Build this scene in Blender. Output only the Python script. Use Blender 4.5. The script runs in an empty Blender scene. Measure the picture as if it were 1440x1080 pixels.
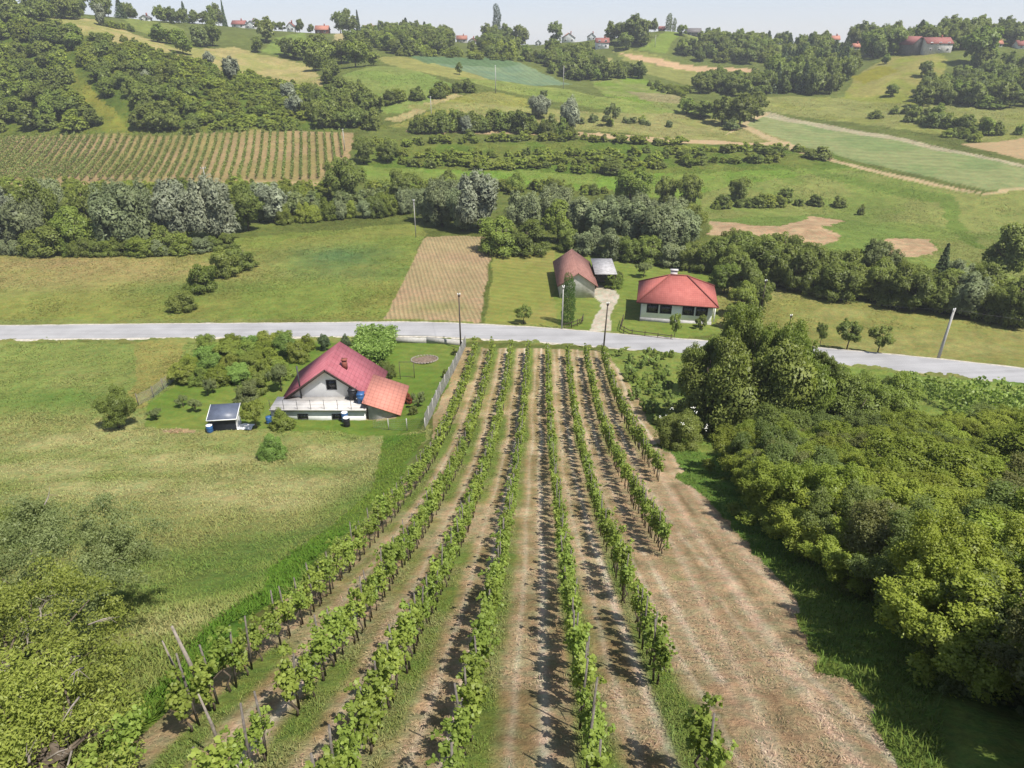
import bpy, math, random
import numpy as np
from mathutils import Vector, Matrix

random.seed(7)
RNG = np.random.default_rng(7)
SC = bpy.context.scene
COL = SC.collection

# ------------------------------------------------------------------ camera geometry
CAMZ = 35.0
TILT = math.radians(27.0)
FPX = 973.0            # focal length in pixels of the 1440 wide picture
CT, ST = math.cos(TILT), math.sin(TILT)


def ray(px, py):
    a = (px - 720.0) / FPX
    b = (540.0 - py) / FPX
    return np.array([a, CT + b * ST, -ST + b * CT])


def onY(px, py, Y):
    d = ray(px, py)
    return d * (Y / d[1]) + np.array([0, 0, CAMZ])


def onZ(px, py, z):
    d = ray(px, py)
    return d * ((z - CAMZ) / d[2]) + np.array([0, 0, CAMZ])


def depth(p):
    return p[1] * CT + (CAMZ - p[2]) * ST


# ------------------------------------------------------------------ terrain
def pchip(xs, ys):
    xs = np.array(xs, float); ys = np.array(ys, float)
    h = np.diff(xs); d = np.diff(ys) / h
    m = np.zeros_like(xs)
    m[1:-1] = np.where(d[:-1] * d[1:] > 0, 2 * d[:-1] * d[1:] / (d[:-1] + d[1:] + 1e-12), 0)
    m[0] = d[0]; m[-1] = d[-1]

    def f(x):
        x = np.asarray(x, float)
        i = np.clip(np.searchsorted(xs, x) - 1, 0, len(xs) - 2)
        t = (np.clip(x, xs[0] - 30, xs[-1]) - xs[i]) / h[i]
        a = (1 + 2 * t) * (1 - t) ** 2; b = t * (1 - t) ** 2
        c = t * t * (3 - 2 * t); e = t * t * (t - 1)
        r = a * ys[i] + b * h[i] * m[i] + c * ys[i + 1] + e * h[i] * m[i + 1]
        lo = ys[0] + (x - xs[0]) * m[0]
        return np.where(x < xs[0], lo, r)
    return f


PR = pchip([0, 8, 16, 24, 32, 40, 48, 56, 64, 72, 80, 90, 104, 124, 150, 200],
           [7.3, 11.5, 15.7, 19.5, 22.9, 25.9, 28.4, 30.4, 31.9, 33.0, 33.8, 34.25, 34.55, 34.8, 35.0, 35.0])
PL = pchip([0, 8, 16, 24, 32, 40, 48, 55, 64, 72, 80, 90, 104, 124, 150, 200],
           [7.8, 12.3, 16.9, 21.1, 24.9, 28.1, 30.5, 31.8, 32.6, 33.2, 33.8, 34.25, 34.55, 34.8, 35.0, 35.0])


def sstep(x, a, b):
    t = np.clip((x - a) / (b - a), 0, 1)
    return t * t * (3 - 2 * t)


CTRL = """-60 255 186|0 256 185|240 256 183|480 255 182|-60 195 226|0 192 226|240 190 224|480 187 224
0 110 275|0 25 330|100 110 268|100 40 320|200 120 258|200 70 305|300 140 250|320 95 300|430 165 240|430 110 300
300 80 325|400 95 325|250 55 355|100 18 375|200 28 420|330 38 450|420 48 460|520 48 470|-60 20 350
500 140 262|560 160 250|520 100 300|600 95 330|700 110 320|600 130 270|650 150 255|700 85 370|560 75 370
760 186 235|600 185 232|900 190 235|1000 200 232|600 215 212|800 215 212|1000 222 208
600 245 192|800 250 190|1000 260 185|1100 240 195|1000 300 160|1200 300 163|1440 300 158
650 62 450|740 70 450|860 68 430|800 110 350|860 95 370|900 140 290|860 165 260|940 44 450|950 95 400|1040 100 390
1000 58 470|1100 62 470|1070 165 275|1440 240 183|1440 262 170|1250 200 225|1250 250 186|1000 150 285
1100 120 330|1200 135 305|1300 150 275|1440 175 240|1200 95 360|1310 80 345|1440 100 330|1200 62 440|1300 60 410|1440 56 400|1500 56 400|1500 240 183"""
_c = []
for tok in CTRL.replace('\n', '|').split('|'):
    px, py, Y = map(float, tok.split())
    p = onY(px, py, Y)
    _c.append((p[0] / p[1], math.log(p[1]), p[2]))
for u in (-0.85, -0.45, 0.0, 0.45, 0.85):
    _c += [(u, math.log(110), 0.45), (u, math.log(140), 0.15), (u, math.log(640), 14.0), (u, math.log(850), 0.0)]
_c = np.array(_c)


def _U(r):
    return np.where(r > 1e-9, r * r * np.log(r + 1e-12), 0)


_n = len(_c)
_K = _U(np.hypot(_c[:, None, 0] - _c[None, :, 0], _c[:, None, 1] - _c[None, :, 1])) + np.eye(_n) * 2e-4
_P = np.c_[np.ones(_n), _c[:, :2]]
_A = np.block([[_K, _P], [_P.T, np.zeros((3, 3))]])
_w = np.linalg.solve(_A, np.r_[_c[:, 2], 0, 0, 0])


def tps(u, l):
    out = _w[_n] + _w[_n + 1] * u + _w[_n + 2] * l
    for i in range(_n):
        out = out + _w[i] * _U(np.hypot(u - _c[i, 0], l - _c[i, 1]))
    return out


# value noise -----------------------------------------------------------------------
_lat = RNG.random((256, 256))


def vnoise(x, y):
    xi = np.floor(x).astype(int); yi = np.floor(y).astype(int)
    fx = x - xi; fy = y - yi
    fx = fx * fx * (3 - 2 * fx); fy = fy * fy * (3 - 2 * fy)
    g = lambda a, b: _lat[a & 255, b & 255]
    return (g(xi, yi) * (1 - fx) + g(xi + 1, yi) * fx) * (1 - fy) + (g(xi, yi + 1) * (1 - fx) + g(xi + 1, yi + 1) * fx) * fy


def fbm(x, y, o=4):
    s = 0; a = 0.5; t = 0
    for k in range(o):
        s = s + a * vnoise(x + 17.3 * k, y + 5.1 * k); t += a
        x = x * 2.03; y = y * 2.03; a *= 0.55
    return s / t


def H0(X, Y):
    X = np.asarray(X, float); Y = np.asarray(Y, float)
    m = sstep(X, -13, -4)
    zn = CAMZ - (PL(Y) * (1 - m) + PR(Y) * m)
    Yc = np.clip(Y, 60, 850)
    u = np.clip(X / np.maximum(Yc, 1), -0.86, 0.86)
    w = sstep(Y, 108, 140)
    zf = tps(u, np.log(Yc))
    return zn * (1 - w) + zf * w


# fast lookup grid for height --------------------------------------------------------
_gu = np.linspace(-1.0, 1.0, 260)
_gy = np.geomspace(60, 860, 420)
_GU, _GY = np.meshgrid(_gu, _gy)
_GZ = tps(np.clip(_GU, -0.86, 0.86), np.log(np.clip(_GY, 60, 850)))
_ly0 = math.log(60); _dly = (math.log(860) - _ly0) / 419


def tps_fast(u, Y):
    a = np.clip((np.clip(u, -0.999, 0.999) + 1) / 2 * 259, 0, 258.999); b = np.clip((np.log(Y) - _ly0) / _dly, 0, 418.999)
    i = a.astype(int); j = b.astype(int); fa = a - i; fb = b - j
    return (_GZ[j, i] * (1 - fa) + _GZ[j, i + 1] * fa) * (1 - fb) + (_GZ[j + 1, i] * (1 - fa) + _GZ[j + 1, i + 1] * fa) * fb


def HT(X, Y):
    X = np.asarray(X, float); Y = np.asarray(Y, float)
    m = sstep(X, -13, -4)
    zn = CAMZ - (PL(Y) * (1 - m) + PR(Y) * m)
    Yc = np.clip(Y, 60, 850)
    w = sstep(Y, 108, 140)
    zf = tps_fast(X / Yc, Yc)
    z = zn * (1 - w) + zf * w
    z = z + w * (fbm(X / 23.0, Y / 23.0, 3) - 0.5) * 1.6 + (fbm(X / 6.0, Y / 6.0, 2) - 0.5) * 0.12
    z = np.where(Y > 850, z * np.clip((1400 - Y) / 550, 0, 1), z)
    return z


def hz(x, y):
    return float(HT(np.array([x]), np.array([y]))[0])


_YS = np.geomspace(3.0, 800, 4000)


def at(px, py):
    """ground point seen at a pixel of the 1440 x 1080 picture"""
    d = ray(px, py)
    t = _YS / d[1]
    zr = CAMZ + t * d[2]; X = t * d[0]
    zt = HT(X, _YS)
    below = np.nonzero(zr < zt)[0]
    if len(below):
        i = below[0]
        if i > 0:
            a = zr[i - 1] - zt[i - 1]; b = zt[i] - zr[i]
            Y = _YS[i - 1] + (_YS[i] - _YS[i - 1]) * a / (a + b + 1e-9)
        else:
            Y = _YS[0]
    else:
        k = np.argmin(((zr - zt) / _YS)[_YS < 600]); Y = _YS[k]
    x = d[0] * Y / d[1]
    return np.array([x, Y, hz(x, Y)])


# ------------------------------------------------------------------ mesh helpers
def s2l(c):
    c = np.asarray(c, float) / 255.0
    return np.where(c <= 0.04045, c / 12.92, ((c + 0.055) / 1.055) ** 2.4)


class G:
    """collects pieces and builds one mesh"""
    def __init__(self):
        self.V = []; self.F = []; self.M = []; self.T = []; self.n = 0; self.Nv = {}

    def add(self, V, F, m=0, tint=None):
        V = np.asarray(V, float); self.V.append(V)
        F = np.asarray(F, int)
        self.F.append(F + self.n); self.M.append(np.full(len(F), m)); self.n += len(V)
        self.T.append(np.full(len(V), 0.5) if tint is None else tint)
        return self

    def box(self, c, s, rz=0, m=0, rx=0, ry=0):
        x, y, z = np.array(s) / 2.0
        V = np.array([(a, b, e) for e in (-z, z) for b in (-y, y) for a in (-x, x)])
        R = np.array(Matrix.Rotation(rz, 3, 'Z') @ Matrix.Rotation(ry, 3, 'Y') @ Matrix.Rotation(rx, 3, 'X'))
        V = V @ R.T + np.array(c)
        return self.add(V, [(0, 2, 3, 1), (4, 5, 7, 6), (0, 1, 5, 4), (2, 6, 7, 3), (0, 4, 6, 2), (1, 3, 7, 5)], m)

    def poly(self, pts, m=0):
        return self.add(pts, [list(range(len(pts)))], m)

    def slab(self, pts, t, m=0):
        """planar polygon given thickness t along its normal (downwards)"""
        P = np.asarray(pts, float)
        nrm = np.cross(P[1] - P[0], P[2] - P[0]); nrm /= np.linalg.norm(nrm)
        if nrm[2] < 0: nrm = -nrm
        Q = P - nrm * t; k = len(P)
        n0 = np.cross(P[1] - P[0], P[2] - P[0])
        top = list(range(k)); bot = list(range(2 * k - 1, k - 1, -1))
        if n0[2] < 0: top, bot = top[::-1], bot[::-1]
        self.add(np.r_[P, Q], [top], m)
        n = self.n - 2 * k
        self.F.append(np.array([bot]) + n); self.M.append(np.array([m]))
        side = np.array([(i, (i + 1) % k, k + (i + 1) % k, k + i) for i in range(k)])
        if n0[2] > 0: side = side[:, ::-1]
        self.F.append(side + n); self.M.append(np.full(k, m))
        return self

    def tube(self, pts, rad, sides=6, m=0, cap=True):
        pts = np.asarray(pts, float); n = len(pts)
        rad = np.broadcast_to(np.asarray(rad, float), (n,))
        tang = np.gradient(pts, axis=0); tang /= np.linalg.norm(tang, axis=1)[:, None] + 1e-9
        V = []
        for i in range(n):
            t = tang[i]; r = np.array([1., 0, 0]) if abs(t[0]) < 0.8 else np.array([0, 1., 0])
            a = np.cross(t, r); a /= np.linalg.norm(a); b = np.cross(t, a)
            an = np.arange(sides) * 2 * math.pi / sides
            V.append(pts[i] + rad[i] * (np.cos(an)[:, None] * a + np.sin(an)[:, None] * b))
        V = np.concatenate(V)
        F = [(i * sides + k, i * sides + (k + 1) % sides, (i + 1) * sides + (k + 1) % sides, (i + 1) * sides + k)
             for i in range(n - 1) for k in range(sides)]
        self.add(V, F, m)
        if cap:
            o = self.n - len(V)
            self.F.append(np.array([list(range(sides))[::-1]]) + o); self.M.append(np.array([m]))
            self.F.append(np.array([[(n - 1) * sides + k for k in range(sides)]]) + o); self.M.append(np.array([m]))
        return self

    def mesh(self, name, mats, smooth=False):
        me = bpy.data.meshes.new(name)
        V = np.concatenate(self.V); me.vertices.add(len(V)); me.vertices.foreach_set('co', V.ravel())
        nl = sum(f.size for f in self.F); npoly = sum(len(f) for f in self.F)
        me.loops.add(nl); me.polygons.add(npoly)
        me.loops.foreach_set('vertex_index', np.concatenate([f.ravel() for f in self.F]))
        tot = np.concatenate([np.full(len(f), f.shape[1]) for f in self.F])
        me.polygons.foreach_set('loop_start', np.r_[0, np.cumsum(tot)[:-1]])
        me.polygons.foreach_set('material_index', np.concatenate(self.M))
        if smooth: me.polygons.foreach_set('use_smooth', np.ones(npoly, bool))
        T = np.concatenate(self.T)
        if T.std() > 1e-6:
            a = me.attributes.new('tint', 'FLOAT', 'POINT'); a.data.foreach_set('value', T)
        for mt in (mats if isinstance(mats, (list, tuple)) else [mats]): me.materials.append(mt)
        me.update(calc_edges=True)
        if self.Nv:
            NN = np.zeros((len(V), 3))
            for o_, a_ in self.Nv.items(): NN[o_:o_ + len(a_)] = a_
            me.polygons.foreach_set('use_smooth', np.ones(npoly, bool))
            me.normals_split_custom_set_from_vertices(NN.tolist())
        return me

    def build(self, name, mats, parent=None, smooth=False):
        return link(bpy.data.objects.new(name, self.mesh(name, mats, smooth)), parent)


def link(o, parent=None):
    COL.objects.link(o)
    if parent is not None: o.parent = parent
    return o


def tag(o, label=None, cat=None, group=None, kind=None):
    if label: o['label'] = label
    if cat: o['category'] = cat
    if group: o['group'] = group
    if kind: o['kind'] = kind
    return o


def empty(name, loc, label, cat, group=None, rz=0):
    o = bpy.data.objects.new(name, None); o.empty_display_size = 0.3
    o.location = loc; o.rotation_euler = (0, 0, rz); link(o)
    return tag(o, label, cat, group)


ONES = 'zeroth first second third fourth fifth sixth seventh eighth ninth tenth eleventh twelfth thirteenth fourteenth fifteenth sixteenth seventeenth eighteenth nineteenth'.split()
TENS = {20: 'twenty', 30: 'thirty', 40: 'forty', 50: 'fifty', 60: 'sixty', 70: 'seventy', 80: 'eighty'}
TENTH = {20: 'twentieth', 30: 'thirtieth', 40: 'fortieth', 50: 'fiftieth', 60: 'sixtieth', 70: 'seventieth', 80: 'eightieth'}


def ordn(n):
    if n < 20: return ONES[n]
    if n % 10 == 0: return TENTH[n]
    return TENS[n // 10 * 10] + ' ' + ONES[n % 10]


# ------------------------------------------------------------------ materials
def nt(name):
    m = bpy.data.materials.new(name); m.use_nodes = True
    t = m.node_tree; t.nodes.clear()
    return m, t, lambda k, **kw: _nd(t, k, **kw)


def _nd(t, k, **kw):
    n = t.nodes.new(k)
    for a, b in kw.items():
        setattr(n, a, b)
    return n


def plain(name, col, rough=0.7, spec=0.3, noise=0.12, nscale=6.0, bump=0.0, metallic=0.0, detail=None):
    """col: linear base colour; soft dirt variation from noise in object space"""
    m, t, N = nt(name); L = t.links.new
    out = N('ShaderNodeOutputMaterial'); b = N('ShaderNodeBsdfPrincipled')
    b.inputs['Roughness'].default_value = rough; b.inputs['Specular IOR Level'].default_value = spec
    b.inputs['Metallic'].default_value = metallic
    tc = N('ShaderNodeTexCoord'); nz = N('ShaderNodeTexNoise'); nz.inputs['Scale'].default_value = nscale; nz.inputs['Detail'].default_value = 5
    L(tc.outputs['Object'], nz.inputs['Vector'])
    mr = N('ShaderNodeMapRange'); mr.inputs[1].default_value = 0.3; mr.inputs[2].default_value = 0.7
    mr.inputs[3].default_value = 1 - noise * 1.6; mr.inputs[4].default_value = 1 + noise
    L(nz.outputs['Fac'], mr.inputs[0])
    vm = N('ShaderNodeVectorMath', operation='SCALE'); vm.inputs[0].default_value = col[:3]
    L(mr.outputs[0], vm.inputs['Scale']); L(vm.outputs[0], b.inputs['Base Color'])
    if bump:
        bp = N('ShaderNodeBump'); bp.inputs['Strength'].default_value = bump; bp.inputs['Distance'].default_value = 0.05
        L(nz.outputs['Fac'], bp.inputs['Height']); L(bp.outputs[0], b.inputs['Normal'])
    L(b.outputs[0], out.inputs[0])
    return m


def tiled(name, col, col2, period_x, period_z, ribs=0.5, rough=0.55):
    """roof: tile courses and ribs in object space UVs (u along eave, v up the slope)"""
    m, t, N = nt(name); L = t.links.new
    out = N('ShaderNodeOutputMaterial'); b = N('ShaderNodeBsdfPrincipled')
    b.inputs['Roughness'].default_value = max(rough, .75); b.inputs['Specular IOR Level'].default_value = 0.12
    uv = N('ShaderNodeAttribute'); uv.attribute_name = 'roofuv'
    sp = N('ShaderNodeSeparateXYZ'); L(uv.outputs['Vector'], sp.inputs[0])

    def wave(sock, per):
        a = N('ShaderNodeMath', operation='MULTIPLY'); a.inputs[1].default_value = 1 / per; L(sock, a.inputs[0])
        f = N('ShaderNodeMath', operation='FRACT'); L(a.outputs[0], f.inputs[0])
        return f.outputs[0], a.outputs[0]
    fu, iu = wave(sp.outputs[0], period_x); fv, iv = wave(sp.outputs[1], period_z)
    # course edge
    e = N('ShaderNodeMapRange'); e.inputs[1].default_value = 0.0; e.inputs[2].default_value = 0.22; e.inputs[3].default_value = 0.72; e.inputs[4].default_value = 1.0
    L(fv, e.inputs[0])
    s = N('ShaderNodeMath', operation='PINGPONG'); s.inputs[1].default_value = 0.5; L(fu, s.inputs[0])
    e2 = N('ShaderNodeMapRange'); e2.inputs[1].default_value = 0.0; e2.inputs[2].default_value = 0.16; e2.inputs[3].default_value = 1 - 0.4 * ribs; e2.inputs[4].default_value = 1.0
    L(s.outputs[0], e2.inputs[0])
    # per tile variation
    fl1 = N('ShaderNodeMath', operation='FLOOR'); L(iu, fl1.inputs[0]); fl2 = N('ShaderNodeMath', operation='FLOOR'); L(iv, fl2.inputs[0])
    cb = N('ShaderNodeCombineXYZ'); L(fl1.outputs[0], cb.inputs[0]); L(fl2.outputs[0], cb.inputs[1])
    wn = N('ShaderNodeTexWhiteNoise', noise_dimensions='3D'); L(cb.outputs[0], wn.inputs['Vector'])
    nz = N('ShaderNodeTexNoise'); nz.inputs['Scale'].default_value = 1.3; nz.inputs['Detail'].default_value = 5; L(uv.outputs['Vector'], nz.inputs['Vector'])
    ad = N('ShaderNodeMath', operation='MULTIPLY_ADD'); ad.inputs[1].default_value = 0.35; L(wn.outputs['Value'], ad.inputs[0])
    mm = N('ShaderNodeMapRange'); mm.inputs[1].default_value = 0.35; mm.inputs[2].default_value = 0.7; L(nz.outputs['Fac'], mm.inputs[0])
    mu = N('ShaderNodeMath', operation='MULTIPLY'); mu.inputs[1].default_value = 0.65; L(mm.outputs[0], mu.inputs[0]); L(mu.outputs[0], ad.inputs[2])
    mx = N('ShaderNodeMix', data_type='RGBA'); mx.inputs['A'].default_value = (*col, 1); mx.inputs['B'].default_value = (*col2, 1); L(ad.outputs[0], mx.inputs['Factor'])
    k = N('ShaderNodeMath', operation='MULTIPLY'); L(e.outputs[0], k.inputs[0]); L(e2.outputs[0], k.inputs[1])
    vm = N('ShaderNodeVectorMath', operation='SCALE'); L(mx.outputs['Result'], vm.inputs[0]); L(k.outputs[0], vm.inputs['Scale'])
    L(vm.outputs[0], b.inputs['Base Color'])
    bp = N('ShaderNodeBump'); bp.inputs['Strength'].default_value = 0.6; bp.inputs['Distance'].default_value = 0.04
    L(k.outputs[0], bp.inputs['Height']); L(bp.outputs[0], b.inputs['Normal'])
    L(b.outputs[0], out.inputs[0])
    return m


def leafmat(name, dark, light, trans=0.36, vary=0.2, hue=0.009, gloss=0.012):
    m, t, N = nt(name); L = t.links.new
    out = N('ShaderNodeOutputMaterial')
    at_ = N('ShaderNodeAttribute'); at_.attribute_name = 'tint'
    mx = N('ShaderNodeMix', data_type='RGBA'); mx.inputs['A'].default_value = (*dark, 1); mx.inputs['B'].default_value = (*light, 1)
    L(at_.outputs['Fac'], mx.inputs['Factor'])
    oi = N('ShaderNodeObjectInfo')
    hs = N('ShaderNodeHueSaturation')
    h = N('ShaderNodeMapRange'); h.inputs[3].default_value = 0.5 - hue; h.inputs[4].default_value = 0.5 + hue; L(oi.outputs['Random'], h.inputs[0])
    wn = N('ShaderNodeTexWhiteNoise', noise_dimensions='1D'); L(oi.outputs['Random'], wn.inputs['W'])
    v = N('ShaderNodeMapRange'); v.inputs[3].default_value = 1 - vary; v.inputs[4].default_value = 1 + vary; L(wn.outputs['Value'], v.inputs[0])
    L(h.outputs[0], hs.inputs['Hue']); L(v.outputs[0], hs.inputs['Value']); L(mx.outputs['Result'], hs.inputs['Color'])
    df = N('ShaderNodeBsdfDiffuse'); tr = N('ShaderNodeBsdfTranslucent'); gl = N('ShaderNodeBsdfGlossy'); gl.inputs['Roughness'].default_value = 0.45
    L(hs.outputs[0], df.inputs[0])
    tm = N('ShaderNodeMix', data_type='RGBA', blend_type='MULTIPLY'); tm.inputs['Factor'].default_value = 1; tm.inputs['B'].default_value = (1.25, 1.35, 0.6, 1)
    L(hs.outputs[0], tm.inputs['A']); L(tm.outputs['Result'], tr.inputs[0])
    a = N('ShaderNodeMixShader'); a.inputs[0].default_value = trans; L(df.outputs[0], a.inputs[1]); L(tr.outputs[0], a.inputs[2])
    g = N('ShaderNodeMixShader'); g.inputs[0].default_value = gloss; L(a.outputs[0], g.inputs[1]); L(gl.outputs[0], g.inputs[2])
    L(g.outputs[0], out.inputs[0])
    return m


def groundmat(name, fine=1.0, amp=0.30, bump=0.5, stripe=None, stripe_amp=0.25, warm=0.0):
    """albedo of the field from the survey colour on the mesh, broken up with grass / soil texture"""
    m, t, N = nt(name); L = t.links.new
    out = N('ShaderNodeOutputMaterial'); b = N('ShaderNodeBsdfPrincipled')
    b.inputs['Roughness'].default_value = 0.95; b.inputs['Specular IOR Level'].default_value = 0.05
    ca = N('ShaderNodeAttribute'); ca.attribute_name = 'cover'
    tc = N('ShaderNodeTexCoord')
    n1 = N('ShaderNodeTexNoise'); n1.inputs['Scale'].default_value = 5.0 * fine; n1.inputs['Detail'].default_value = 6; n1.inputs['Roughness'].default_value = 0.7
    n2 = N('ShaderNodeTexNoise'); n2.inputs['Scale'].default_value = 0.55 * fine; n2.inputs['Detail'].default_value = 6; n2.inputs['Roughness'].default_value = 0.65
    L(tc.outputs['Object'], n1.inputs['Vector']); L(tc.outputs['Object'], n2.inputs['Vector'])
    r1 = N('ShaderNodeMapRange'); r1.inputs[1].default_value = 0.28; r1.inputs[2].default_value = 0.72; r1.inputs[3].default_value = 1 - amp * 1.15; r1.inputs[4].default_value = 1 + amp
    r2 = N('ShaderNodeMapRange'); r2.inputs[1].default_value = 0.3; r2.inputs[2].default_value = 0.7; r2.inputs[3].default_value = 1 - amp * 0.8; r2.inputs[4].default_value = 1 + amp * 0.8
    L(n1.outputs['Fac'], r1.inputs[0]); L(n2.outputs['Fac'], r2.inputs[0])
    k = N('ShaderNodeMath', operation='MULTIPLY'); L(r1.outputs[0], k.inputs[0]); L(r2.outputs[0], k.inputs[1])
    n5 = N('ShaderNodeTexNoise'); n5.inputs['Scale'].default_value = 0.11; n5.inputs['Detail'].default_value = 7; n5.inputs['Roughness'].default_value = 0.72; L(tc.outputs['Object'], n5.inputs['Vector'])
    r5 = N('ShaderNodeMapRange'); r5.inputs[1].default_value = 0.3; r5.inputs[2].default_value = 0.7; r5.inputs[3].default_value = 1 - amp * .8; r5.inputs[4].default_value = 1 + amp * .7; L(n5.outputs['Fac'], r5.inputs[0])
    k5 = N('ShaderNodeMath', operation='MULTIPLY'); L(k.outputs[0], k5.inputs[0]); L(r5.outputs[0], k5.inputs[1])
    hgt = n1.outputs['Fac']; ks = k5.outputs[0]
    if stripe:
        (dx, dy), per = stripe
        dt = N('ShaderNodeVectorMath', operation='DOT_PRODUCT'); dt.inputs[1].default_value = (dx / per * 6.2832, dy / per * 6.2832, 0)
        n3 = N('ShaderNodeTexNoise'); n3.inputs['Scale'].default_value = 0.25; n3.inputs['Detail'].default_value = 3; L(tc.outputs['Object'], n3.inputs['Vector'])
        L(tc.outputs['Object'], dt.inputs[0])
        ad = N('ShaderNodeMath', operation='MULTIPLY_ADD'); ad.inputs[1].default_value = 2.5; L(n3.outputs['Fac'], ad.inputs[0]); L(dt.outputs['Value'], ad.inputs[2])
        sn = N('ShaderNodeMath', operation='SINE'); L(ad.outputs[0], sn.inputs[0])
        rs = N('ShaderNodeMapRange'); rs.inputs[1].default_value = -1; rs.inputs[2].default_value = 1; rs.inputs[3].default_value = 1 - stripe_amp; rs.inputs[4].default_value = 1 + stripe_amp * 0.7
        L(sn.outputs[0], rs.inputs[0])
        k2 = N('ShaderNodeMath', operation='MULTIPLY'); L(ks, k2.inputs[0]); L(rs.outputs[0], k2.inputs[1]); ks = k2.outputs[0]
        hh = N('ShaderNodeMath', operation='MULTIPLY_ADD'); hh.inputs[1].default_value = 0.5; L(sn.outputs[0], hh.inputs[0]); L(hgt, hh.inputs[2]); hgt = hh.outputs[0]
    # hue drift: greener / drier
    n4 = N('ShaderNodeTexNoise'); n4.inputs['Scale'].default_value = 1.7 * fine; n4.inputs['Detail'].default_value = 5; L(tc.outputs['Object'], n4.inputs['Vector'])
    mx = N('ShaderNodeMix', data_type='RGBA'); mx.inputs['A'].default_value = (1.13, 1.0, 0.95, 1); mx.inputs['B'].default_value = (0.86, 1.0, 0.9, 1)
    rr = N('ShaderNodeMapRange'); rr.inputs[1].default_value = 0.35; rr.inputs[2].default_value = 0.65; L(n4.outputs['Fac'], rr.inputs[0]); L(rr.outputs[0], mx.inputs['Factor'])
    c1 = N('ShaderNodeVectorMath', operation='MULTIPLY'); L(ca.outputs['Color'], c1.inputs[0]); L(mx.outputs['Result'], c1.inputs[1])
    c2 = N('ShaderNodeVectorMath', operation='SCALE'); L(c1.outputs[0], c2.inputs[0]); L(ks, c2.inputs['Scale'])
    L(c2.outputs[0], b.inputs['Base Color'])
    bp = N('ShaderNodeBump'); bp.inputs['Strength'].default_value = bump; bp.inputs['Distance'].default_value = 0.15
    L(hgt, bp.inputs['Height']); L(bp.outputs[0], b.inputs['Normal'])
    L(b.outputs[0], out.inputs[0])
    return m


MAT = {}
MAT['bark'] = plain('bark', (0.10, 0.08, 0.06), 0.9, 0.1, 0.25, 8, 0.5)
MAT['deadwood'] = plain('dead_wood', (0.23, 0.20, 0.17), 0.9, 0.1, 0.2, 12, 0.4)
MAT['stake'] = plain('weathered_wood', (0.13, 0.115, 0.10), 0.85, 0.15, 0.3, 9, 0.4)
MAT['polewood'] = plain('dark_pole_wood', (0.075, 0.06, 0.05), 0.85, 0.15, 0.2, 4, 0.3)
MAT['concrete'] = plain('pale_concrete', (0.33, 0.32, 0.30), 0.8, 0.2, 0.12, 5, 0.2)
MAT['broad'] = leafmat('leaf_broad', (0.094, 0.122, 0.03), (0.205, 0.24, 0.056))
MAT['broadlight'] = leafmat('leaf_light', (0.105, 0.145, 0.03), (0.225, 0.275, 0.055))
MAT['yellow'] = leafmat('leaf_yellow_green', (.135,.175,.030), (.30,.335,.070))
MAT['scrub'] = leafmat('leaf_scrub', (0.125, 0.16, 0.028), (0.255, 0.29, 0.052), vary=0.3)
MAT['thicket'] = leafmat('leaf_thicket', (0.12, 0.155, 0.024), (0.25, 0.29, 0.046), vary=0.22)
MAT['thicketdark'] = leafmat('leaf_thicket_dark', (0.078, 0.108, 0.03), (0.16, 0.195, 0.054), vary=0.2)
MAT['thicketbrown'] = leafmat('leaf_thicket_brown', (0.085, 0.098, 0.03), (0.17, 0.17, 0.058), vary=0.15)
MAT['willow'] = leafmat('leaf_willow', (0.11, 0.136, 0.062), (0.23, 0.262, 0.13), trans=0.2)
MAT['silver'] = leafmat('leaf_silver_willow', (0.128, 0.146, 0.09), (0.26, 0.282, 0.19), trans=0.12, vary=0.15)
MAT['conifer'] = leafmat('needle', (0.044, 0.07, 0.03), (0.098, 0.132, 0.055), trans=0.08)
MAT['thuja'] = leafmat('thuja_leaf', (0.031, 0.072, 0.017), (0.085, 0.137, 0.028), trans=0.1)
MAT['vine'] = leafmat('leaf_vine', (0.105, 0.152, 0.024), (0.245, 0.305, 0.062), trans=0.35, vary=0.18)
MAT['farvine'] = leafmat('leaf_far_vine', (0.12, 0.155, 0.04), (0.22, 0.255, 0.075), trans=0.3, vary=0.12)
MAT['crop'] = leafmat('leaf_crop', (0.094, 0.165, 0.028), (0.209, 0.297, 0.077), trans=0.3)
MAT['greyleaf'] = leafmat('leaf_grey', (.105,.135,.045), (.205,.235,.095))
MAT['weedlight'] = leafmat('leaf_weed', (.13, .185, .040), (.28, .35, .095), vary=0.12)
MAT['redleaf'] = leafmat('leaf_red', (0.130, 0.030, 0.015), (0.260, 0.075, 0.035))
MAT['flower'] = plain('white_flower', (0.75, 0.74, 0.66), 0.8, 0.1)
MAT['grassblade'] = leafmat('grass_blade', (0.090, 0.120, 0.034), (0.180, 0.200, 0.062), trans=0.3, vary=0)
MAT['strawblade'] = leafmat('straw_blade', (0.160, 0.155, 0.062), (0.310, 0.270, 0.130), trans=0.25, vary=0)

# ------------------------------------------------------------------ the ground sheet
KALB = 0.46       # survey colours are sunlit picture colours; real albedo is about this share


def poly_world(pts):
    return np.array([at(*p)[:2] for p in pts])


def inside(P, X, Y):
    r = np.zeros(X.shape, bool); n = len(P)
    for i in range(n):
        x0, y0 = P[i]; x1, y1 = P[(i + 1) % n]
        if y0 == y1: continue
        c = (y0 > Y) != (y1 > Y)
        r ^= c & (X < (x1 - x0) * (Y - y0) / (y1 - y0) + x0)
    return r


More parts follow.
